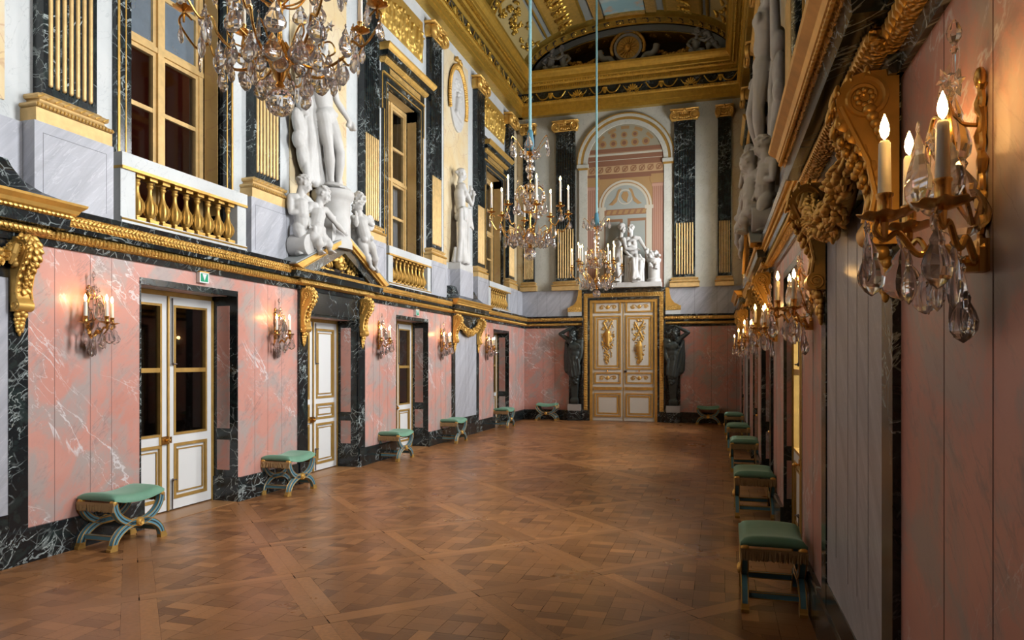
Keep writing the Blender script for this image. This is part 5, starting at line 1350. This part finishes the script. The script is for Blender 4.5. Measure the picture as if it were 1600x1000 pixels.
def cloth(m, pts_top, pts_bot, n, r0, r1, seed=0, sway=.03, mid=.0):
    """hanging folds between two polylines"""
    rnd = random.Random(seed)
    def along(P, t): t *= len(P)-1; i = min(int(t), len(P)-2); return lerp(P[i], P[i+1], t-i)
    for k in range(n):
        t = k/(n-1); a = along(pts_top, min(1, max(0, t+rnd.uniform(-.03,.03)))); b = along(pts_bot, t); c = lerp(a, b, .5)+Vector((rnd.uniform(-sway,sway)+mid, rnd.uniform(-sway,sway), 0))
        ra, rb = r0*rnd.uniform(.75,1.25), r1*rnd.uniform(.7,1.3); m.cap(a, c, ra, (ra+rb)/2, 8); m.cap(c, b, (ra+rb)/2, rb, 8)
def finish(m, vox, name, label, cat, F, mat='stone', group=None, mirror=False, it=2):
    if mirror: m.xform(Matrix.Diagonal((1, -1, 1, 1)))
    o = link(name, blob(m, vox, it), M[mat], None, F); return tag(o, label, cat, group)
def swp(J, p): return {k: ((v[0]+p[0], v[1]+p[1], v[2]+p[2]) if k[0] not in 'dn' or k in ('neck',) else v) for k, v in J.items()}

def central_group(side, labs):
    F = side['F'] @ T(0, side['sg']*9.51, 0); mir = side['sg'] < 0; gp = 'carved figures on the pediments'
    m = MB()
    # round drum with moulded rim on a square plinth
    r = thing('statue_drum', labs[0], 'pedestal', F)
    m.lathe([(.29,3.40),(.29,3.52),(.265,3.56),(.255,4.10),(.285,4.14),(.31,4.18),(.32,4.23),(.31,4.27),(.28,4.28)], 36, c=(.03, -.06 if not mir else .06, 0)); m.build('drum', M['stone'], r)
    m = MB(); y0, y1 = sorted(((-.36)*(1 if not mir else -1), (.10)*(1 if not mir else -1))); m.box(-.2, .20, y0, y1, 3.46, 3.86); m.build('plinth', M['stone'], r, smooth=False)
    m = MB()
    J = dict(pelvis=(.06,-.30,5.36), chest=(.05,-.42,5.82), neck=(.05,-.45,6.08), head=(.09,-.46,6.27), sL=(.06,-.22,6.02), sR=(.03,-.64,5.98), eL=(.05,.02,5.68), wL=(.14,.24,5.44), eR=(.0,-.86,6.28), wR=(.06,-.72,6.60),
             hL=(.07,-.20,5.30), hR=(.07,-.40,5.32), kL=(.20,-.14,4.84), aL=(.10,-.02,4.37), kR=(.13,-.34,4.84), aR=(.10,-.22,4.36), tL=(.25,.04,4.31), tR=(.26,-.20,4.31))
    person(m, J, 2.12, 1.0, not mir, -.6, .1, 'bun' if not mir else 'curl', 3)
    for k in range(9): rnd = random.Random(k); m.ell((.15+rnd.uniform(-.04,.04), .27+rnd.uniform(-.06,.06), 5.38+rnd.uniform(-.05,.05)), (.04,.04,.035))
    # drapery over the hip and a mass of cloth and bow case behind
    cloth(m, [(.10,-.16,5.38), (.02,-.05,5.36)], [(.12,-.02,4.55), (-.02,.16,4.42)], 7, .035, .045, 2, .03); m.ell((.12,-.17,5.40), (.06,.07,.05))
    cloth(m, [(-.08,-.62,5.5), (-.10,-.45,5.7)], [(-.02,-.68,4.35), (-.08,-.20,4.35)], 9, .06, .075, 4, .04); cloth(m, [(-.10,-.2,5.3), (-.10,.1,5.0)], [(-.08,-.05,4.3), (-.06,.34,4.3)], 6, .05, .09, 5, .03)
    for y, z, a, b in ((-.78,5.08,.12,.24), (-.74,5.42,.09,.16), (-.66,4.62,.12,.26), (-.80,4.85,.10,.14), (.24,4.52,.11,.20)): m.ell((-.08, y, z), (.09, a, b), Matrix.Rotation(.4, 3, 'X'))
    m.cap((-.05,-.70,5.3), (-.02,-.80,5.95), .07, .055); m.ell((.10,-.12,4.34), (.15,.22,.05))
    finish(m, .0125, 'nude_statue', labs[1], 'statue', F, 'stone', gp, mir)
    # two putti on the near side
    m = MB(); J = dict(pelvis=(.10,-.98,3.62), chest=(.08,-1.0,3.88), neck=(.08,-1.0,4.02), head=(.12,-.97,4.17), sL=(.12,-.86,3.97), sR=(.0,-1.12,3.97), eL=(.22,-.76,3.82), wL=(.22,-.66,3.97), eR=(.02,-1.14,3.75), wR=(.16,-1.0,3.78),
         hL=(.12,-.90,3.56), hR=(.08,-1.06,3.56), kL=(.16,-.92,3.36), aL=(.10,-.94,3.2), kR=(.16,-1.08,3.38), aR=(.10,-1.1,3.2))
    person(m, J, .98, 1.40, False, .75, .35, 'curl', 5, True); finish(m, .010, 'putto', labs[2], 'statue', F, 'stone', gp, mir)
    m = MB(); J = dict(pelvis=(.22,-.86,3.52), chest=(.22,-.78,3.78), neck=(.21,-.74,3.92), head=(.25,-.70,4.07), sL=(.24,-.61,3.88), sR=(.16,-.86,3.9), eL=(.30,-.44,3.72), wL=(.32,-.24,3.62), eR=(.12,-.94,3.76), wR=(.20,-.98,3.62),
         hL=(.24,-.77,3.46), hR=(.20,-.93,3.46), kL=(.33,-.70,3.42), aL=(.32,-.62,3.27), kR=(.32,-.92,3.40), aR=(.30,-.86,3.23), dL=(.2,1,-.5))
    person(m, J, 1.0, 1.40, False, .5, .45, 'curl', 6, True); cloth(m, [(.27,-.95,3.56), (.29,-.74,3.58)], [(.24,-.90,3.32), (.32,-.72,3.36)], 5, .04, .035, 2, .02); finish(m, .010, 'putto', labs[3], 'statue', F, 'stone', gp, mir)
    m = MB(); m.lathe([(.02,-.14),(.15,-.14),(.155,-.12),(.155,.12),(.15,.14),(.02,.14)], 24, M=Matrix.Rotation(PI/2, 3, 'Y'), c=(.10, -1.0 if not mir else 1.0, 3.315)); o = m.build('stone_cylinder', M['stone'], None, F); tag(o, labs[4], 'block', gp)
    # two putti on the far side
    m = MB(); J = dict(pelvis=(.06,.62,3.82), chest=(.07,.64,4.02), neck=(.06,.64,4.17), head=(.10,.64,4.32), sL=(.04,.77,4.12), sR=(.10,.51,4.12), eL=(.10,.86,3.95), wL=(.18,.80,3.82), eR=(.18,.42,3.98), wR=(.22,.38,4.12),
         hL=(.06,.69,3.76), hR=(.06,.55,3.76), kL=(.14,.72,3.55), aL=(.10,.72,3.36), kR=(.14,.55,3.55), aR=(.10,.55,3.40))
    person(m, J, .98, 1.40, False, -.25, -.1, 'curl', 8, True); finish(m, .010, 'putto', labs[5], 'statue', F, 'stone', gp, mir)
    m = MB(); J = dict(pelvis=(.26,.52,3.66), chest=(.22,.46,3.90), neck=(.20,.44,4.0), head=(.18,.42,4.12), sL=(.15,.34,3.96), sR=(.28,.56,3.96), eL=(.26,.24,3.82), wL=(.28,.20,3.95), eR=(.30,.68,3.90), wR=(.26,.78,3.96),
         hL=(.22,.46,3.60), hR=(.30,.58,3.60), kL=(.26,.56,3.40), aL=(.30,.64,3.24), kR=(.34,.68,3.42), aR=(.30,.80,3.24), tL=(.32,.72,3.18), tR=(.30,.90,3.16))
    person(m, J, .98, 1.40, False, 2.6, .2, 'curl', 9, True); m.lathe([(.01,-.02),(.125,-.02),(.135,0),(.125,.02),(.01,.02)], 20, M=Matrix.Rotation(PI/2, 3, 'Y'), c=(.18, .84, 3.97)); finish(m, .010, 'putto', labs[6], 'statue', F, 'stone', gp, mir)
central_group(L, ['white stone drum under the tall nude statue on the lit wall', 'tall white nude statue partly hidden behind the nearest chandelier', 'white putto leaning over another putto, at far left of the group, lit wall', 'white putto reaching across to the drum, lit wall', 'white stone cylinder under the putti at the near foot of the pediment', 'white putto facing out, right of the drum, lit wall', 'white putto seen from behind sliding over the pediment slope, holding a disc'])
central_group(Rr, ['stone drum of the carved group on the shaded wall', 'large nude statue at upper right on the shaded wall, beside the big gilded hood', 'stone putto nearest the foot of the shaded wall group', 'stone putto in front of the shaded wall drum', 'stone cylinder at the foot of the shaded wall group', 'stone putto at the far side of the shaded wall drum', 'stone putto on the far slope of the shaded wall pediment'])

def niche_statue(side, lab, lab2, lab3):
    F = side['F'] @ T(0, side['sg']*15.28, 0); mir = side['sg'] < 0
    r = thing('statue_pedestal', lab2, 'pedestal', F)
    m = MB(); m.box(-.25, .05, -.45, .42, 3.2, 3.80); m.build('grey_block', M['grey'], r, smooth=False)
    m = MB(); m.box(-.25, .045, -.44, .41, 3.80, 3.965); m.build('white_plinth', M['stone'], r, smooth=False)
    m = MB(); J = dict(pelvis=(-.04,-.14,5.08), chest=(-.04,-.22,5.52), neck=(-.04,-.24,5.78), head=(-.01,-.20,5.98), sL=(-.08,-.06,5.70), sR=(.06,-.32,5.70), eL=(.0,.20,5.46), wL=(.02,.32,5.72), eR=(.14,.06,5.34), wR=(.10,.30,5.60),
         hL=(-.06,-.08,5.02), hR=(.0,-.22,5.02), kL=(.06,-.10,4.52), aL=(-.04,-.12,4.06), kR=(.02,-.24,4.52), aR=(-.04,-.26,4.06), dL=(0,.2,1), dR=(0,.3,1))
    person(m, J, 2.06, .96, True, .9, .05, 'bun', 12)
    cloth(m, [(.02,-.34,5.14), (.10,-.2,5.12), (.08,.0,5.10), (-.06,.04,5.08)], [(.0,-.42,4.0), (.12,-.28,3.99), (.10,-.04,3.99), (-.08,.06,4.0)], 15, .045, .055, 5, .03); cloth(m, [(.06,-.3,5.2), (.12,-.05,5.2)], [(.10,-.30,4.95), (.14,.14,4.8)], 7, .045, .04, 6, .02)
    m.cap((-.10,-.40,4.0), (-.08,-.42,4.28), .08, .03); m.ell((-.02,-.15,4.0), (.15,.32,.05))
    finish(m, .0125, 'draped_statue', lab, 'statue', F, 'stone', None, mir)
    r = thing('oval_medallion', lab3, 'medallion', side['F'] @ T(XW, side['sg']*15.33, 7.76))
    m = MB(); m.slab([(.46*math.cos(2*PI*k/40), .71*math.sin(2*PI*k/40)) for k in range(40)], .0, .05); m.build('oval_slab', M['stone'], r, smooth=False)
    m = MB(); rnd = random.Random(6); m.slab([(.42*math.cos(2*PI*k/40), .66*math.sin(2*PI*k/40)) for k in range(40)], .03, .055)
    m.tube([(.06, .05, -.35), (.07, .0, -.05), (.06, .06, .12)], [.05, .04, .03]); 
    for k in range(60): a = rnd.uniform(0, 6.28); q = math.sqrt(rnd.random()); m.ell((.06, .02+.28*q*math.cos(a), .22+.28*q*math.sin(a)), (.03, .035, .03), None, 1)
    m.cap((.06,-.15,-.30), (.08,-.12,.0), .07, .06); m.ell((.09,-.11,.12), (.05,.05,.06)); m.cap((.07,-.2,-.32), (.07,.18,-.42), .06, .04)
    link('relief', blob(m, .014, 1), M['stone'], r)
    m = MB()
    for k in range(64):
        a = -.35+(PI+.7)*k/63
        for q in (0, 1): m.ell((.05+.02*q, (.52+.03*q)*math.cos(a), (.76+.04*q)*math.sin(a)), (.04, .05, .035), Matrix.Rotation(a+rnd.uniform(-.6,.6), 3, 'X'), 2)
    for k in range(14): m.ell((.06, rnd.uniform(-.16,.16), .82+rnd.uniform(-.05,.16)), (.05,.06,.05), Matrix.Rotation(rnd.uniform(0,3),3,'X'))
    m.build('gilt_wreath', M['gilt'], r)
niche_statue(L, 'white draped woman statue with raised hands in front of yellow marble', 'grey block pedestal under the draped woman statue', 'white oval medallion in a gilded wreath above the draped woman')
niche_statue(Rr, 'stone draped figure far down the shaded wall', 'grey block pedestal far down the shaded wall', 'oval medallion in gilded wreath far down the shaded wall')

# bronze atlantes beside the end wall door
def atlas(x, mir, lab, lab2):
    F = FF @ T(0, x, 0); m = MB()
    J = dict(pelvis=(.12,.0,1.58), chest=(.14,.02,2.12), neck=(.15,.0,2.36), head=(.20,-.04,2.49), sL=(.14,.20,2.30), sR=(.14,-.18,2.36), eL=(.17,.21,1.96), wL=(.20,.13,1.66), eR=(.18,-.42,2.53), wR=(.18,-.10,2.70), dL=(.2,-.4,-1), dR=(0,1,.1))
    person(m, J, 1.95, 1.12, False, -.6, .3, 'curl', 14, beard=True, pecs=.45)
    cloth(m, [(.10,-.24,2.22), (.20,-.14,1.95), (.22,.12,1.78)], [(.12,-.20,1.38), (.22,-.05,1.30), (.20,.16,1.36)], 11, .038, .045, 8, .02); cloth(m, [(.05,-.26,2.3), (.05,-.20,2.2)], [(.08,-.28,1.5), (.14,-.22,1.42)], 5, .04, .05, 9, .03)
    for k, (y, z) in enumerate(((.05,1.35),(.10,1.28),(.02,1.25),(.08,1.18),(.05,1.10),(.0,1.16))): m.ell((.20, y, z), (.05,.05,.05))
    m.loft([[(-.01, -a, z), (d, -a, z), (d, a, z), (-.01, a, z)] for z, a, d in ((.47,.10,.16),(.55,.12,.19),(.62,.12,.19),(.66,.085,.15),(1.0,.11,.18),(1.45,.155,.23),(1.60,.13,.2))])
    finish(m, .0125, 'bronze_atlas', lab, 'statue', F, 'bronze', 'bronze figures beside the great door', mir)
    r = thing('atlas_backing', lab2, 'wall panel', F); m = MB(); m.box(0, .03, *((-.19, .20) if not mir else (-.20, .19)), .47, 2.72); m.build('marble_strip', M['green'], r, smooth=False)
    m = MB(); m.box(0, .21, -.19, .19, .29, .47); m.build('stone_block', M['grey_stone'], r, smooth=False); m = MB(); m.box(0, .23, -.20, .20, 0, .29); m.build('plinth', M['green'], r, smooth=False)
atlas(-4.10, False, 'dark bronze figure with arm over head, left of the great door', 'black marble strip with pale block behind the left bronze figure')
atlas(-1.28, True, 'dark bronze figure shielding its face, right of the great door', 'black marble strip with pale block behind the right bronze figure')

# seated couple over the end wall door
F = FF @ T(0, -2.35, 0); m = MB()
m.box(.0, .44, -.72, .76, 3.82, 3.955)
o = m.build('couple_slab', M['stone'], None, F, smooth=False); tag(o, 'white stone slab under the seated couple above the great door', 'pedestal')
m = MB()
W_ = dict(pelvis=(.20,.02,4.55), chest=(.20,-.08,5.05), neck=(.20,-.10,5.30), head=(.22,-.10,5.50), sL=(.17,.12,5.22), sR=(.18,-.28,5.22), eL=(.22,.28,4.95), wL=(.28,.40,4.66), eR=(.26,-.30,4.92), wR=(.34,-.12,4.72), hL=(.22,.10,4.50), hR=(.22,-.08,4.50), kL=(.42,.20,4.52), aL=(.38,.16,4.06), kR=(.42,-.06,4.52), aR=(.36,.02,4.06))
person(m, W_, 1.82, 1.0, True, -1.0, .0, 'curl', 21)
cloth(m, [(.30,-.22,4.66), (.44,.0,4.60), (.36,.26,4.58)], [(.26,-.26,4.0), (.42,-.02,3.99), (.36,.26,4.0)], 15, .055, .055, 11, .035); cloth(m, [(.26,-.20,4.72), (.34,.16,4.72)], [(.40,-.14,4.50), (.40,.26,4.55)], 8, .05, .05, 12, .02); cloth(m, [(.12,-.3,4.7), (.10,.2,4.6)], [(.1,-.34,4.0), (.1,.3,4.0)], 9, .08, .09, 3, .02)
finish(m, .0115, 'seated_woman', 'white seated woman with bare torso in the couple above the great door', 'statue', F, 'stone', 'seated couple')
m = MB()
N_ = dict(pelvis=(.12,-.52,4.55), chest=(.18,-.44,5.04), neck=(.20,-.38,5.28), head=(.22,-.34,5.50), sL=(.26,-.30,5.20), sR=(.08,-.56,5.18), eL=(.36,-.22,4.92), wL=(.36,.06,4.88), eR=(.05,-.66,4.88), wR=(.16,-.56,4.62), hL=(.2,-.46,4.50), hR=(.12,-.60,4.50), kL=(.40,-.46,4.46), aL=(.36,-.42,4.05), kR=(.34,-.66,4.40), aR=(.22,-.66,4.05))
person(m, N_, 1.85, 1.02, False, 1.0, .05, 'curl', 22); m.ell((.18,-.37,5.60), (.13,.12,.10))
cloth(m, [(.04,-.70,4.95), (.10,-.50,4.72), (.3,-.4,4.62)], [(.10,-.72,4.0), (.26,-.60,4.0), (.38,-.40,4.0)], 10, .055, .06, 13, .03); cloth(m, [(.0,-.6,5.1), (-.0,-.7,4.9)], [(.0,-.72,4.3), (.05,-.70,4.1)], 4, .07, .07, 4, .02)
finish(m, .0115, 'seated_man', 'white man in cap kissing the seated woman above the great door', 'statue', F, 'stone', 'seated couple')
r = thing('garlanded_altar', 'small white altar with flower garland beside the seated couple', 'altar', F); m = MB()
m.lathe([(.20,3.955),(.20,4.04),(.17,4.06),(.165,4.50),(.19,4.54),(.20,4.60),(.18,4.62)], 24, c=(.22, .55, 0)); m.build('altar_drum', M['stone'], r)
m = MB(); rnd = random.Random(17)
for k in range(40):
    t = k/39; y = .34+.34*t; z = 4.82-.16*t+(.06 if t > .7 else 0); m.ell((.30+rnd.uniform(-.08,.08), y+rnd.uniform(-.05,.05), z+rnd.uniform(-.12,.06)), (.05,.05,.045), Matrix.Rotation(rnd.uniform(0,3),3,'X'))
for k in range(14): m.ell((.40, .55+rnd.uniform(-.10,.10), 4.42+rnd.uniform(-.12,.1)), (.035,.04,.035))
link('flower_garland', blob(m, .012, 1), M['stone'], r)

# lunette above the end wall cornice: shield, horns, garlands, pairs of putti
F = T(-2.55, 20.30, 10.18) @ RZ(-PI/2)
r = thing('lunette_shield', 'round shield with gilded mask and stone ring in the ceiling lunette', 'ornament', F); m = MB()
disc(m, 0, .54, .40, -.25, .04, n=36, r2=.33); m.build('stone_ring', M['stone'], r, ang=30)
m = MB(); disc(m, 0, .54, .335, -.25, -.01, n=32); m.ell((.02,0,.54), (.07,.10,.13)); m.ell((.09,0,.53), (.025,.02,.04))
for k in range(18): a = 2*PI*k/18; m.cap((.0,.14*math.cos(a), .54+.16*math.sin(a)), (.01,.27*math.cos(a), .54+.27*math.sin(a)), .025, .014, 6)
m.build('gilt_mask', M['gilt'], r)
m = MB(); rnd = random.Random(31)
for k in range(50): a = -.35+(PI+.7)*k/49; m.ell((.02, .47*math.cos(a), .54+.46*math.sin(a)), (.05,.06,.05), Matrix.Rotation(rnd.uniform(0,3),3,'X'), 1)
for s in (-1, 1):
    for k in range(40): t = k/39; m.ell((-.05+rnd.uniform(-.04,.04), s*(.75+1.15*t), .42-.22*math.sin(PI*t)*(1 if t < .5 else .8)+rnd.uniform(-.05,.05)), (.05,.06,.05), None, 1)
m.build('gilt_garland', M['gilt'], r)
m = MB()
for s in (-1, 1): m.tube(bez([(.05,s*.12,.14),(.06,s*.30,.08),(.06,s*.42,.16),(.06,s*.52,.26),(.06,s*.68,.27),(.06,s*.78,.36),(.06,s*.82,.50)], 6), [.05+.05*k/36 for k in range(37)], 10)
m.build('stone_horn', M['stone'], r)
PU = dict(pelvis=(.0,0,.14), chest=(.02,.04,.42), neck=(.02,.05,.56), head=(.05,.07,.72), sL=(.04,.17,.51), sR=(.0,-.09,.52), eL=(.14,.28,.40), wL=(.18,.40,.44), eR=(.10,-.20,.38), wR=(.16,-.10,.26), hL=(.02,.08,.12), hR=(.02,-.08,.12), kL=(.24,.16,.14), aL=(.22,.34,.05), kR=(.22,-.12,.16), aR=(.24,.06,.05))
for y, flip, sd, lab in ((-2.30, False, 41, 'stone putto at the left end of the ceiling lunette, beside the corner'), (-1.86, True, 42, 'smaller stone putto second from the left in the ceiling lunette'), (1.86, False, 43, 'stone putto sitting near the right end of the ceiling lunette'), (2.30, True, 44, 'stone putto at the right end of the ceiling lunette')):
    m = MB(); J = PU
    if sd == 44: J = dict(pelvis=(.0,0,.42), chest=(.02,.10,.64), neck=(.02,.14,.76), head=(.05,.18,.92), sL=(.04,.26,.70), sR=(.0,.02,.74), eL=(.12,.34,.60), wL=(.16,.46,.62), eR=(.08,.10,.55), wR=(.14,.24,.5), hL=(.02,.06,.38), hR=(.02,-.08,.38), kL=(.10,.08,.20), aL=(.06,.10,.04), kR=(.08,-.16,.22), aR=(.06,-.30,.10))
    person(m, J, .95 if sd != 42 else .85, 1.5, False, .6, .1, 'curl', sd, True)
    finish(m, .011, 'putto', lab, 'statue', F @ T(0, y, .0), 'stone', 'putti in the ceiling lunette', flip)
DAYK, EXPO = 4.8, 0.0
# ------------------------------------------------------------------ camera and light
cam = bpy.data.cameras.new('camera'); co = bpy.data.objects.new('camera', cam); COL.objects.link(co); SC.camera = co
co.location = (0, 0, 1.7); co.rotation_euler = (PI/2, 0, math.atan(326/1100)); cam.sensor_width = 36; cam.lens = 36*1100/1600; cam.shift_y = 66/1600; cam.clip_start = .02
wd = bpy.data.worlds.new('world'); SC.world = wd; wd.use_nodes = True; bg = wd.node_tree.nodes['Background']; bg.inputs[0].default_value = (.75, .86, 1, 1); bg.inputs[1].default_value = .6
def area(name, Mx, sx, sy, power, col):
    l = bpy.data.lights.new(name, 'AREA'); l.shape = 'RECTANGLE'; l.size = sx; l.size_y = sy; l.energy = power; l.color = col
    o = bpy.data.objects.new(name, l); COL.objects.link(o); o.matrix_basis = Mx; return o
DAY = (.95, .975, 1.0)
# daylight through the tall upper windows of the shaded wall
for c, p in zip(WINS, (130, 240, 245, 200)):
    area('daylight', FR @ T(XW-.62, -c, 4.95) @ RY(PI/2*0) @ Matrix.Rotation(-PI/2, 4, 'Y') @ Matrix.Rotation(0, 4, 'X'), 3.7, 1.4, p*DAYK, DAY)
for c in WINS:  # added point lights, no visible source: brighten the rooms behind the left windows
    l = bpy.data.lights.new('room_fill', 'POINT'); l.energy = 5; l.color = (1, .72, .5); l.shadow_soft_size = .1; o = bpy.data.objects.new('room_fill', l); COL.objects.link(o); o.matrix_basis = FL @ T(-1.0, c+.9, 5.6)
# daylight reaching the floor through the glazed doors of the shaded wall
for c in (6.54, 12.41, 18.1):
    area('door_daylight', FR @ T(-1.9, -c, 2.1) @ Matrix.Rotation(-PI/2+.35, 4, 'Y'), 1.2, 2.4, 420, DAY)
SC.view_settings.view_transform = 'Standard'; SC.view_settings.look = 'None'; SC.view_settings.gamma = 1; SC.view_settings.use_curve_mapping = False
SC.view_settings.exposure = EXPO
cy = SC.cycles; cy.max_bounces = 9; cy.diffuse_bounces = 1; cy.glossy_bounces = 4; cy.transmission_bounces = 8; cy.transparent_max_bounces = 8; cy.caustics_reflective = False; cy.caustics_refractive = False; cy.sample_clamp_indirect = 6; cy.use_denoising = True; cy.use_light_tree = True
